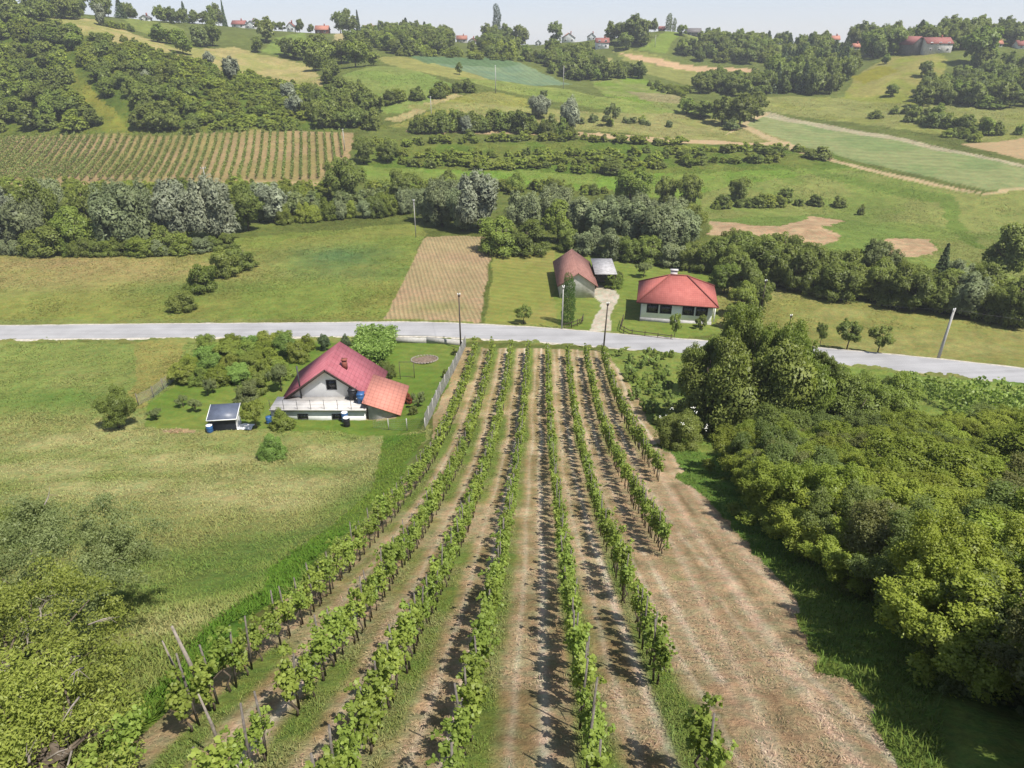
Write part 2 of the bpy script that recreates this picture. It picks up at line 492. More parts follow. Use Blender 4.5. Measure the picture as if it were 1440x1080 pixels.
ROWS = []
for (xa, ya), xb in zip([(-6.15, 10.3), (-4.28, 8.3), (-2.5, 10), (-.83, 8), (1.36, 8.2), (3.26, 11), (5.86, 21.2), (8.64, 34)],
                        [-4.2, -2.2, -0.1, 1.9, 4.06, 6.26, 8.3, 10.2]):
    sl = (xb - xa) / (72 - ya)
    ROWS.append((xb - sl * 72, sl))


def row_x(k, Y):
    return ROWS[k][0] + ROWS[k][1] * Y


_y = [-14.0]
while _y[-1] < 540:
    y = _y[-1]
    _y.append(y + (0.5 if y < 3 else max(0.075, 0.0064 * y)))
_y += [560, 590, 630, 690, 760, 850, 1000, 1200]
_y = np.array(_y)
_u = np.r_[-1.5, -1.25, -1.1, -1.0, np.arange(-0.94, 0.94, 0.0023), 1.0, 1.1, 1.25, 1.5]
UU, YY = np.meshgrid(_u, _y)
XX = UU * (YY + 22) * np.where(YY > 0, 1, 1)
XX = UU * np.maximum(YY * 1.0 + 3.0, 8)
ZZ = HT(XX, YY)
NX, NY = len(_u), len(_y)
cov = np.empty((NY, NX, 3)); cls = np.zeros((NY, NX), int)
CLS = ['terrain']


def C(*c):
    return s2l(c) * KALB


n_big = fbm(XX / 9.0, YY / 9.0, 4); n_mid = fbm(XX / 2.3 + 40, YY / 2.3, 4); n_sm = fbm(XX / 0.7 + 9, YY / 0.7, 3)
cov[:] = C(118, 128, 66)
cov *= (0.9 + 0.3 * (n_big - .5))[..., None]


def paint(pts, col, name=None, edge=0.6, col2=None, mixn=None, alpha=1.0, world=None):
    P = poly_world(pts) if world is None else np.array(world)
    mn = P.min(0) - 4; mx = P.max(0) + 4
    m = (XX > mn[0]) & (XX < mx[0]) & (YY > mn[1]) & (YY < mx[1])
    idx = np.nonzero(m)
    x = XX[idx]; y = YY[idx]
    dx = (vnoise(x / 3.1 + 3, y / 3.1) - .5) * 1.6 * edge + (vnoise(x / 0.6, y / 0.6 + 8) - .5) * edge * .4
    dy = (vnoise(x / 3.1 + 90, y / 3.1 + 31) - .5) * 1.6 * edge + (vnoise(x / 0.6 + 50, y / 0.6) - .5) * edge * .4
    k = inside(P, x + dx, y + dy)
    idx = (idx[0][k], idx[1][k])
    c = np.asarray(col)[None, :]
    if col2 is not None:
        f = sstep((n_big if mixn is None else mixn)[idx], 0.38, 0.62)[:, None]
        c = c * (1 - f) + np.asarray(col2)[None, :] * f
    cov[idx] = cov[idx] * (1 - alpha) + c * alpha
    if name:
        if name not in CLS: CLS.append(name)
        cls[idx] = CLS.index(name)


def blob(px, py, rx, ry, col, a=0.8, noise=0.5):
    p = at(px, py)
    d = ((XX - p[0]) / rx) ** 2 + ((YY - p[1]) / ry) ** 2
    w = np.exp(-d) * a
    w = np.clip(w + (n_mid - 0.5) * noise * (w > 0.04) * np.minimum(w * 4, 1), 0, 1)[..., None]
    cov[:] = cov * (1 - w) + np.asarray(col) * w


# hills and far fields
paint([(-80, 195), (430, 187), (545, 180), (430, 105), (150, 40), (0, 10), (-80, 10)], C(98, 116, 48), None, 1, C(120, 128, 56))
paint([(75, 90), (110, 110), (195, 188), (150, 189), (90, 140)], C(150, 148, 66), None, 2, C(125, 132, 58))
paint([(55, 22), (140, 28), (240, 66), (330, 66), (440, 92), (455, 122), (380, 116), (240, 84), (110, 48)], C(186, 172, 118), 'meadow', 1.5, C(166, 164, 100))
paint([(165, 24), (215, 26), (260, 42), (235, 58), (190, 42)], C(140, 150, 78), None, 1)
paint([(366, 72), (385, 55), (425, 38), (440, 60), (400, 80)], C(132, 150, 74), None, 1)
paint([(470, 40), (500, 42), (505, 60), (470, 62)], C(190, 175, 130), None, 1)
paint([(480, 106), (530, 93), (580, 97), (640, 120), (600, 150), (545, 160), (480, 132)], C(134, 154, 78), 'meadow', 1, C(142, 154, 84))
paint([(530, 80), (570, 80), (620, 90), (690, 112), (640, 112), (560, 95)], C(160, 158, 92), None, 1)
paint([(580, 80), (700, 82), (735, 90), (775, 108), (806, 119), (760, 121), (690, 112), (620, 92)], C(122, 146, 116), 'crop_field', 0.8, C(132, 152, 116))
paint([(575, 79), (700, 81), (733, 91), (690, 95), (600, 89)], C(106, 132, 92), 'crop_field', 0.8)
paint([(640, 108), (760, 121), (840, 135), (1000, 160), (960, 168), (860, 155), (700, 126)], C(148, 158, 84), None, 1, C(136, 152, 76))
paint([(690, 128), (740, 138), (745, 150), (590, 180), (545, 178), (640, 138)], C(156, 156, 78), None, 1, C(150, 150, 84))
paint([(540, 168), (640, 132), (655, 134), (560, 172)], C(186, 172, 122), None, 0.6)
paint([(830, 112), (900, 108), (940, 125), (985, 150), (960, 160), (850, 135)], C(128, 152, 62), None, 1, C(142, 150, 84))
paint([(880, 128), (960, 135), (955, 146), (900, 140)], C(160, 152, 108), None, 1.5)
paint([(860, 70), (930, 80), (1090, 105), (1060, 130), (960, 118), (900, 100)], C(148, 150, 84), None, 1.5)
paint([(800, 78), (860, 82), (880, 100), (840, 100)], C(170, 160, 106), None, 1.5)
paint([(895, 72), (940, 40), (965, 42), (945, 60), (935, 74)], C(134, 152, 70), 'meadow', 1)
paint([(960, 44), (1130, 55), (1110, 68), (980, 66)], C(140, 150, 80), None, 1)
paint([(870, 75), (900, 78), (960, 90), (1066, 97), (1066, 103), (960, 98), (890, 84)], C(212, 178, 142), 'dirt_road', 0.4)
paint([(1180, 140), (1215, 100), (1250, 80), (1300, 70), (1335, 88), (1300, 150)], C(158, 152, 88), 'meadow', 1, C(146, 152, 70))
paint([(1195, 108), (1240, 92), (1265, 100), (1215, 118)], C(150, 146, 52), None, 1.5)
paint([(1075, 135), (1180, 138), (1300, 148), (1500, 152), (1500, 215), (1320, 190), (1200, 172), (1070, 152)], C(146, 150, 80), None, 1, C(152, 154, 92))
paint([(1350, 203), (1440, 194), (1500, 196), (1500, 232), (1440, 224)], C(192, 166, 128), 'bare_field', 0.6)
paint([(560, 150), (760, 180), (900, 190), (1130, 205), (1100, 175), (960, 160)], C(150, 152, 88), None, 1, C(160, 156, 100))
paint([(500, 195), (1130, 205), (1300, 262), (1000, 268), (500, 250)], C(122, 132, 62), None, 1, C(104, 126, 50))
paint([(510, 232), (700, 240), (880, 246), (1120, 238), (1200, 236), (1250, 262), (1000, 290), (860, 268), (515, 262)], C(124, 154, 62), 'meadow', 0.8, C(136, 152, 74))
paint([(560, 184), (680, 181), (770, 181), (800, 186), (900, 191), (1125, 200), (1125, 206), (900, 199), (760, 189), (600, 188)], C(206, 178, 142), 'dirt_road', 0.6)
paint([(1044, 172), (1065, 165), (1085, 162), (1250, 193), (1440, 236), (1500, 250), (1500, 264), (1440, 263), (1385, 267), (1250, 236), (1120, 205)], C(138, 154, 100), 'wheat_field', 0.4, C(154, 162, 110))
paint([(1070, 158), (1084, 158), (1255, 191), (1445, 233), (1445, 237), (1250, 195), (1070, 162)], C(190, 180, 150), None, 0.3)
paint([(1020, 190), (1046, 172), (1062, 163), (1050, 160), (1072, 156), (1082, 160), (1064, 168), (1050, 175), (1130, 212), (1250, 243), (1380, 271), (1500, 266), (1500, 271), (1380, 277), (1250, 248), (1120, 214), (1045, 180)], C(200, 178, 140), 'dirt_road', 0.25)
# valley meadow on the far side of the brook
paint([(985, 270), (1130, 245), (1200, 240), (1380, 275), (1500, 270), (1500, 380), (1380, 400), (1000, 340)], C(132, 148, 74), 'meadow', 1, C(146, 152, 86))
paint([(1140, 235), (1340, 275), (1390, 350), (1370, 350), (1320, 285), (1140, 245)], C(118, 138, 64), None, 1.2)
paint([(995, 308), (1160, 302), (1250, 318), (1330, 345), (1290, 365), (1160, 355), (1040, 345)], C(126, 146, 72), None, 1.5)
paint([(993, 313), (1030, 312), (1100, 318), (1140, 304), (1190, 309), (1165, 318), (1175, 336), (1165, 346), (1105, 352), (1060, 340), (1000, 330)], C(190, 158, 126), 'bare_soil', 1.6, C(202, 174, 140), n_mid)
paint([(1238, 340), (1275, 334), (1310, 338), (1325, 350), (1300, 362), (1240, 358)], C(192, 160, 128), 'bare_soil', 1.6, C(200, 172, 138), n_mid)
# far vineyard
paint([(-90, 197), (0, 193), (240, 190), (500, 187), (478, 258), (240, 259), (-90, 259)], C(178, 154, 116), 'vineyard_soil', 0.8, C(164, 150, 100))
paint([(-90, 258), (480, 256), (480, 262), (-90, 264)], C(196, 172, 128), None, 0.8)
# valley floor this side of the brook
paint([(-90, 335), (340, 335), (590, 312), (600, 330), (540, 452), (540, 460), (-90, 462)], C(148, 152, 80), 'meadow', 1, C(136, 150, 74))
blob(90, 370, 22, 5, C(186, 164, 116), 0.8); blob(200, 385, 20, 5, C(182, 164, 112), .7); blob(30, 400, 16, 6, C(176, 162, 108), 0.6)
blob(470, 360, 9, 7, C(104, 132, 82), 0.9); blob(500, 385, 8, 4, C(108, 134, 78), 0.6)
blob(270, 405, 10, 4, C(112, 138, 70), 0.6)
paint([(598, 334), (640, 331), (684, 333), (690, 352), (676, 456), (600, 456), (538, 450), (570, 390)], C(192, 164, 132), 'ploughed_field', 0.35, C(184, 164, 126))
blob(618, 432, 3.5, 2.5, C(150, 152, 96), 0.7, 0.8)
paint([(690, 345), (790, 352), (806, 440), (800, 461), (684, 456), (692, 400)], C(146, 150, 78), 'lawn', 0.5, C(156, 152, 86))
paint([(780, 350), (1010, 378), (1060, 395), (1080, 420), (1010, 470), (930, 480), (868, 474), (790, 462), (778, 415)], C(126, 144, 66), 'lawn', 0.5, C(138, 150, 76))
paint([(834, 402), (858, 402), (870, 415), (860, 440), (858, 462), (868, 479), (826, 475), (838, 446), (847, 425), (838, 420)], C(218, 208, 194), 'driveway', 0.35, C(200, 190, 172), n_sm)
paint([(990, 400), (1075, 398), (1200, 425), (1310, 438), (1500, 470), (1500, 540), (1440, 524), (1130, 490), (1020, 475)], C(152, 152, 86), 'meadow', 0.8, C(162, 158, 98))
# near hillside, left
paint([(-500, 482), (650, 482), (600, 610), (430, 800), (250, 960), (120, 1100), (-500, 1100)], C(144, 157, 86), 'meadow', 1, C(158, 161, 98))
for b in [(400, 680, 7, 3.5), (480, 640, 4, 4), (260, 650, 6, 3), (330, 700, 6, 3), (150, 690, 5, 3), (120, 620, 8, 4), (240, 880, 1.8, 1.6), (430, 710, 4, 2), (60, 660, 6, 3)]:
    blob(*b, C(192, 186, 130), 0.7, 0.9)
for b in [(60, 760, 3, 2), (300, 790, 5, 2.2), (390, 760, 4, 2), (500, 700, 2.5, 5), (90, 560, 8, 3), (330, 820, 3, 1.6), (450, 660, 3, 1.6)]:
    blob(*b, C(112, 138, 66), 0.8, 0.7)
paint([(540, 612), (598, 608), (585, 640), (430, 800), (300, 930), (170, 1080), (120, 1080), (250, 930), (400, 790), (520, 690)], C(104, 138, 54), None, 0.5, C(120, 142, 62))
paint([(190, 470), (262, 480), (240, 530), (200, 575), (150, 585), (190, 540)], C(160, 156, 90), None, 0.8)
paint([(205, 600), (205, 572), (250, 540), (300, 482), (560, 478), (648, 482), (640, 520), (592, 606), (470, 606), (345, 604)], C(116, 140, 60), 'lawn', 0.4, C(130, 146, 70))
paint([(232, 603), (250, 600), (282, 602), (280, 607), (236, 608)], C(190, 166, 128), None, 0.5)
paint([(430, 583), (560, 583), (558, 588), (430, 588)], C(190, 172, 138), None, 0.3)
# road verge
paint([(-500, 452), (560, 448), (720, 456), (900, 470), (1000, 480), (1140, 490), (1440, 522), (1500, 530), (1500, 546), (1440, 540), (1140, 512), (950, 494), (800, 486), (720, 483), (560, 479), (-500, 484)], C(142, 148, 84), None, 0.5)
# vineyard
paint([(652, 488), (750, 490), (852, 494), (905, 560), (945, 630), (1030, 740), (1120, 850), (1290, 1095), (1340, 1300), (60, 1300), (130, 1095), (190, 1040), (320, 930), (440, 800), (600, 640), (612, 580)], C(208, 184, 148), 'vineyard_soil', 0.3, C(186, 164, 122), n_mid)
kv = CLS.index('vineyard_soil')
vin = (cls == kv) & (YY < 85)
for k in range(8):
    s = XX - row_x(k, YY)
    y0 = [0, 0, 0, 0, 0, 0, 19, 32][k]
    ok = vin & (YY > y0 - 1) & (np.abs(s) < 1.5)
    wob = (n_mid - .5) * 1.1
    g = sstep(s, -0.35, -0.05) * (1 - sstep(s, 0.28, 0.70))
    g = np.clip(g * .95 + wob * (g > 0.02) + (n_big - 0.58) * 2.2 * (g > .02), 0, 1) * ok * (0.85 if k not in (6, 7) else 0.6)
    cov[:] = cov * (1 - g[..., None]) + C(118, 146, 62) * g[..., None]
    # wheel ruts in the alley to the right of the row
    for off, wd in ((1.40, .13), (0.78, .09)):
        r = np.exp(-((s - off - (n_big - .5) * .5) / wd) ** 2) * vin * (1.0 if off > 1 else 0.5) * (.55 + .45 * sstep(n_big, 0.3, 0.6))
        cov[:] = cov * (1 - r[..., None]) + C(250, 230, 206) * r[..., None]
    # matted dry cuttings between
    l = np.exp(-((s - 1.02) / .28) ** 2) * vin * (YY > y0) * sstep(n_mid, .35, .7) * .5
    cov[:] = cov * (1 - l[..., None]) + C(140, 126, 88) * l[..., None]
tr_ = vin * (XX > row_x(5, YY) + 1.0) * (YY < 40) * (.35 + .5 * sstep(n_mid, .42, .62))
cov[:] = cov * (1 - tr_[..., None]) + C(202, 174, 140) * tr_[..., None]
for off, wd, a in ((0.0, .2, 1.), (1.35, .2, .9), (-1.3, .15, .7), (2.6, .25, .6)):
    s = XX - (5.7 + 0.140 * (YY - 8.3) + off) - 0.45 * np.sin(YY / 8.5)
    r = np.exp(-(s / wd) ** 2) * vin * (YY < 42) * a * (.5 + .5 * sstep(n_big, .2, .5))
    cov[:] = cov * (1 - r[..., None]) + C(236, 208, 180) * r[..., None]
    r = np.exp(-((s - .45) / .13) ** 2) * vin * (YY < 42) * a * .45 * sstep(n_mid, .3, .6)
    cov[:] = cov * (1 - r[..., None]) + C(108, 94, 62) * r[..., None]
# verge along the thicket and the ground under it
paint([(926, 628), (990, 628), (1150, 560), (1500, 520), (1500, 1300), (1330, 1300), (1262, 1095), (1180, 960), (1085, 830), (1010, 725)], C(112, 140, 64), 'verge', 1.0, C(126, 146, 72))
paint([(852, 494), (960, 492), (1150, 512), (1440, 542), (1500, 545), (1500, 640), (1000, 640), (935, 628), (900, 560)], C(146, 160, 82), None, 0.5, C(132, 152, 72))

# low relief: small lumps of tussock and furrow, only in the near field
rough = np.where(YY < 95, (n_sm - .5) * 0.16 + (n_mid - .5) * 0.25, 0)
ZZ = ZZ + rough * np.clip((YY) / 8, 0, 1)

verts = np.stack([XX, YY, ZZ], -1).reshape(-1, 3).astype(np.float32)
covf = np.clip(cov, 0.004, 0.9).reshape(-1, 3)
ii = np.arange(NX * NY).reshape(NY, NX)
quads = np.stack([ii[:-1, :-1], ii[:-1, 1:], ii[1:, 1:], ii[1:, :-1]], -1).reshape(-1, 4)
qcls = cls[:-1, :-1].reshape(-1)

GM = {
    'terrain': groundmat('hill_ground', 0.7, 0.30, 0.6),
    'meadow': groundmat('meadow_grass', 1.0, 0.26, 0.7),
    'lawn': groundmat('mown_grass', 1.2, 0.16, 0.3, ((0.35, 1.0), 1.7), 0.06),
    'crop_field': groundmat('blue_green_crop', 0.8, 0.14, 0.3, ((1.0, 0.35), 3.5), 0.08),
    'wheat_field': groundmat('green_wheat', 0.8, 0.15, 0.4, ((0.50, 0.87), 4.2), 0.06),
    'bare_field': groundmat('bare_tilled', 1.0, 0.14, 0.4),
    'bare_soil': groundmat('bare_soil', 0.8, 0.22, 0.6),
    'dirt_road': groundmat('dirt_track', 1.0, 0.16, 0.4),
    'driveway': groundmat('pale_gravel', 1.5, 0.14, 0.3),
    'ploughed_field': groundmat('ploughed', 1.4, 0.20, 0.7, ((1.0, 0.20), 0.62), 0.07),
    'vineyard_soil': groundmat('vineyard_soil', 1.6, 0.22, 0.8),
    'verge': groundmat('verge_grass', 1.6, 0.28, 0.7),
}
for ci, nm in enumerate(CLS):
    q = quads[qcls == ci]
    if not len(q): continue
    used, inv = np.unique(q, return_inverse=True)
    g = G(); g.add(verts[used], inv.reshape(-1, 4))
    me = g.mesh(nm, GM[nm], True)
    a = me.color_attributes.new('cover', 'FLOAT_COLOR', 'POINT')
    a.data.foreach_set('color', np.c_[covf[used], np.ones(len(used))].ravel())
    o = link(bpy.data.objects.new(nm, me)); o['kind'] = 'structure'

# ------------------------------------------------------------------ the road
def smooth_line(pts, n):
    P = np.asarray(pts, float); t = np.r_[0, np.cumsum(np.linalg.norm(np.diff(P, axis=0), axis=1))]
    s = np.linspace(0, t[-1], n)
    out = np.stack([pchip(t, P[:, k])(s) if True else 0 for k in range(2)], -1)
    return out


rc = [at(px, py)[:2] for px, py in [(-700, 470), (-300, 470), (0, 469), (300, 466), (560, 464), (720, 470), (900, 484), (1010, 493), (1140, 501), (1300, 516), (1440, 532), (1600, 552)]]
rl = smooth_line(rc, 420)
tn = np.gradient(rl, axis=0); tn /= np.linalg.norm(tn, axis=1)[:, None]; nn = np.c_[-tn[:, 1], tn[:, 0]]
prof = [(-3.3, -.25), (-2.75, .06), (-2.5, .115), (-1.3, .15), (0, .17), (1.3, .15), (2.5, .115), (2.75, .06), (3.3, -.25)]


def ribbon(name, prof, mat, kind='structure'):
    zc = HT(rl[:, 0], rl[:, 1])
    zc = np.convolve(np.pad(zc, 10, 'edge'), np.ones(21) / 21, 'valid')
    V = []
    for off, h in prof:
        wob = (vnoise(np.arange(len(rl)) * .31 + off * 9, np.full(len(rl), 3.0 + off)) - .5) * .25 * (abs(off) > 2.7)
        P = rl + nn * (off + wob)[:, None]
        V.append(np.c_[P, np.maximum(zc, HT(P[:, 0], P[:, 1]) * .5 + zc * .5) + h])
    V = np.stack(V, 1); n, k = V.shape[:2]
    i2 = np.arange(n * k).reshape(n, k)
    F = np.stack([i2[:-1, :-1], i2[:-1, 1:], i2[1:, 1:], i2[1:, :-1]], -1).reshape(-1, 4)[:, ::-1]
    g = G(); g.add(V.reshape(-1, 3), F)
    o = g.build(name, mat, None, True); o['kind'] = kind
    return o


ribbon('road_shoulder', prof, plain('gravel_shoulder', (0.36, 0.33, 0.28), 0.95, 0.1, 0.2, 3, 0.3))
pr2 = [(-2.3, .125), (-1.2, .165), (0, .185), (1.2, .165), (2.3, .125)]


def asphalt():
    m, t, N = nt('pale_worn_asphalt'); L = t.links.new
    out = N('ShaderNodeOutputMaterial'); b = N('ShaderNodeBsdfPrincipled'); b.inputs['Roughness'].default_value = .85; b.inputs['Specular IOR Level'].default_value = .2
    tc = N('ShaderNodeTexCoord'); mp = N('ShaderNodeMapping'); mp.inputs['Scale'].default_value = (.05, 1.4, 1); L(tc.outputs['Object'], mp.inputs[0])
    a = N('ShaderNodeTexNoise'); a.inputs['Scale'].default_value = 1.0; a.inputs['Detail'].default_value = 6; L(mp.outputs[0], a.inputs['Vector'])
    c = N('ShaderNodeTexNoise'); c.inputs['Scale'].default_value = .35; c.inputs['Detail'].default_value = 6; L(tc.outputs['Object'], c.inputs['Vector'])
    s = N('ShaderNodeMath', operation='ADD'); L(a.outputs['Fac'], s.inputs[0]); L(c.outputs['Fac'], s.inputs[1])
    r = N('ShaderNodeMapRange'); r.inputs[1].default_value = .75; r.inputs[2].default_value = 1.25; L(s.outputs[0], r.inputs[0])
    mx = N('ShaderNodeMix', data_type='RGBA'); mx.inputs['A'].default_value = (.215, .212, .214, 1); mx.inputs['B'].default_value = (.285, .281, .284, 1)
    L(r.outputs[0], mx.inputs['Factor']); L(mx.outputs['Result'], b.inputs['Base Color']); L(b.outputs[0], out.inputs[0])
    return m


ribbon('road', pr2, asphalt())

# ------------------------------------------------------------------ foliage
def unit(n, rng):
    d = rng.normal(size=(n, 3)); return d / (np.linalg.norm(d, axis=1)[:, None] + 1e-9)


def leaf_cloud(g, rng, cen, rad, n, L, W, outw=0.7, up=0.3, jit=0.8, shell=(0.72, 1.06), low=-0.55, droop=0.0, m=0, cull=0.72, tintc=0.5, vine=False, soft=None):
    """n leaves on the outer shells of overlapping clumps"""
    cen = np.asarray(cen, float); rad = np.asarray(rad, float)
    if rad.ndim == 1: rad = np.repeat(rad[:, None], 3, 1)
    wgt = (rad.prod(1)) ** (2 / 3.); wgt /= wgt.sum()
    k = rng.choice(len(cen), size=int(n * 1.5), p=wgt)
    d = unit(len(k), rng); d[:, 2] = np.where(d[:, 2] < low, -d[:, 2], d[:, 2])
    p = cen[k] + rad[k] * d * rng.uniform(*shell, size=len(k))[:, None]
    keep = np.ones(len(k), bool)
    for c, r, j in zip(cen, rad, range(len(cen))):
        q = (((p - c) / r) ** 2).sum(1) < cull ** 2
        keep &= ~(q & (k != j))
    k, d, p = k[keep][:n], d[keep][:n], p[keep][:n]
    n = len(k)
    nrm = d * outw + unit(n, rng) * jit + np.array([0, 0, up]); nrm /= np.linalg.norm(nrm, axis=1)[:, None]
    t = unit(n, rng) + np.array([0, 0, -droop * 2]); t -= nrm * (t * nrm).sum(1)[:, None]; t /= np.linalg.norm(t, axis=1)[:, None] + 1e-9
    b = np.cross(nrm, t)
    s = rng.uniform(0.65, 1.3, n)[:, None]
    l = t * (L * 0.5) * s; w = b * (W * 0.5) * s; f = nrm * (W * 0.18) * s
    ct = rng.random(len(cen)) * tintc + (1 - tintc) * 0.5 - 0.25 * (1 - tintc)
    tint = np.clip(ct[k] * 0.6 + rng.random(n) * 0.45, 0, 1)
    if vine:
        V = np.stack([p - l * .75, p - l * .9 + w * .75 - f * .3, p + w * 1.05 + l * .1 - f, p + l * .95 + f * .2, p - w * 1.05 + l * .1 - f, p - l * .9 - w * .75 - f * .3], 1)
        base = np.arange(n)[:, None] * 6
        F = np.concatenate([base + np.array([0, 1, 2, 3]), base + np.array([0, 3, 4, 5])])
        g.add(V.reshape(-1, 3), F, m, np.repeat(tint, 6))
    else:
        V = np.stack([p - l, p - w - f, p + l, p + w - f], 1)
        if soft:
            cc = cen.mean(0); dc = p - cc; dc /= np.linalg.norm(dc, axis=1)[:, None] + 1e-9
            sn = d * soft[0] + dc * soft[1] + nrm * soft[2] + np.array([0, 0, soft[3]])
            sn /= np.linalg.norm(sn, axis=1)[:, None] + 1e-9
            g.Nv[g.n] = np.repeat(sn, 4, 0)
        g.add(V.reshape(-1, 3), np.arange(n * 4).reshape(n, 4), m, np.repeat(tint, 4))
    return g


def clumps_dome(rng, n, R=0.36, rr=(0.14, 0.24), zc=0.6, zs=0.30, flat=1.0):
    """clump centres through an egg-shaped crown of half width ~0.5 and height 1"""
    c = []; r = []
    for i in range(n):
        for _ in range(30):
            d = unit(1, rng)[0] * rng.uniform(0.35, 1) ** 0.6
            p = np.array([d[0] * R, d[1] * R, zc + d[2] * zs])
            if all(np.linalg.norm(p - q) > 0.13 for q in c): break
        c.append(p); r.append(rng.uniform(*rr))
    c = np.array(c); r = np.array(r)
    r = np.minimum(r, np.maximum(c[:, 2] * 0.9, 0.05))
    return c, np.stack([r, r, r * flat], 1)


def bumpy(rng, c, r, k=7, fr=(.34, .55), out=.72):
    """break every clump into smaller sprays on its surface"""
    cc = []; rr = []
    for a, b in zip(c, r):
        d = unit(k, rng); d[:, 2] = np.where(d[:, 2] < -.5, -d[:, 2], d[:, 2])
        cc.append(a + b * d * out * rng.uniform(.7, 1.25, k)[:, None]); rr.append(b * rng.uniform(*fr, size=k)[:, None])
    cc = np.concatenate(cc); rr = np.concatenate(rr)
    keep = cc[:, 2] > .03
    return cc[keep], rr[keep]


def wood(g, rng, top=0.6, rad=0.022, limbs=None, m=0, lean=0.03, sides=6):
    p = [np.array([0, 0, -0.03])]
    for i in range(1, 6):
        p.append(np.array([rng.normal() * lean * i / 5, rng.normal() * lean * i / 5, top * i / 5]))
    g.tube(p, rad * np.array([1.5, 1.05, .9, .75, .55, .3]), sides, m)
    if limbs is not None:
        for c in limbs:
            a = p[rng.integers(2, 5)]; mid = (a + c) / 2 + np.array([0, 0, -0.03]) + rng.normal(size=3) * .015
            g.tube([a, mid, c], [rad * .5, rad * .33, rad * .12], 5, m, cap=False)
    return g


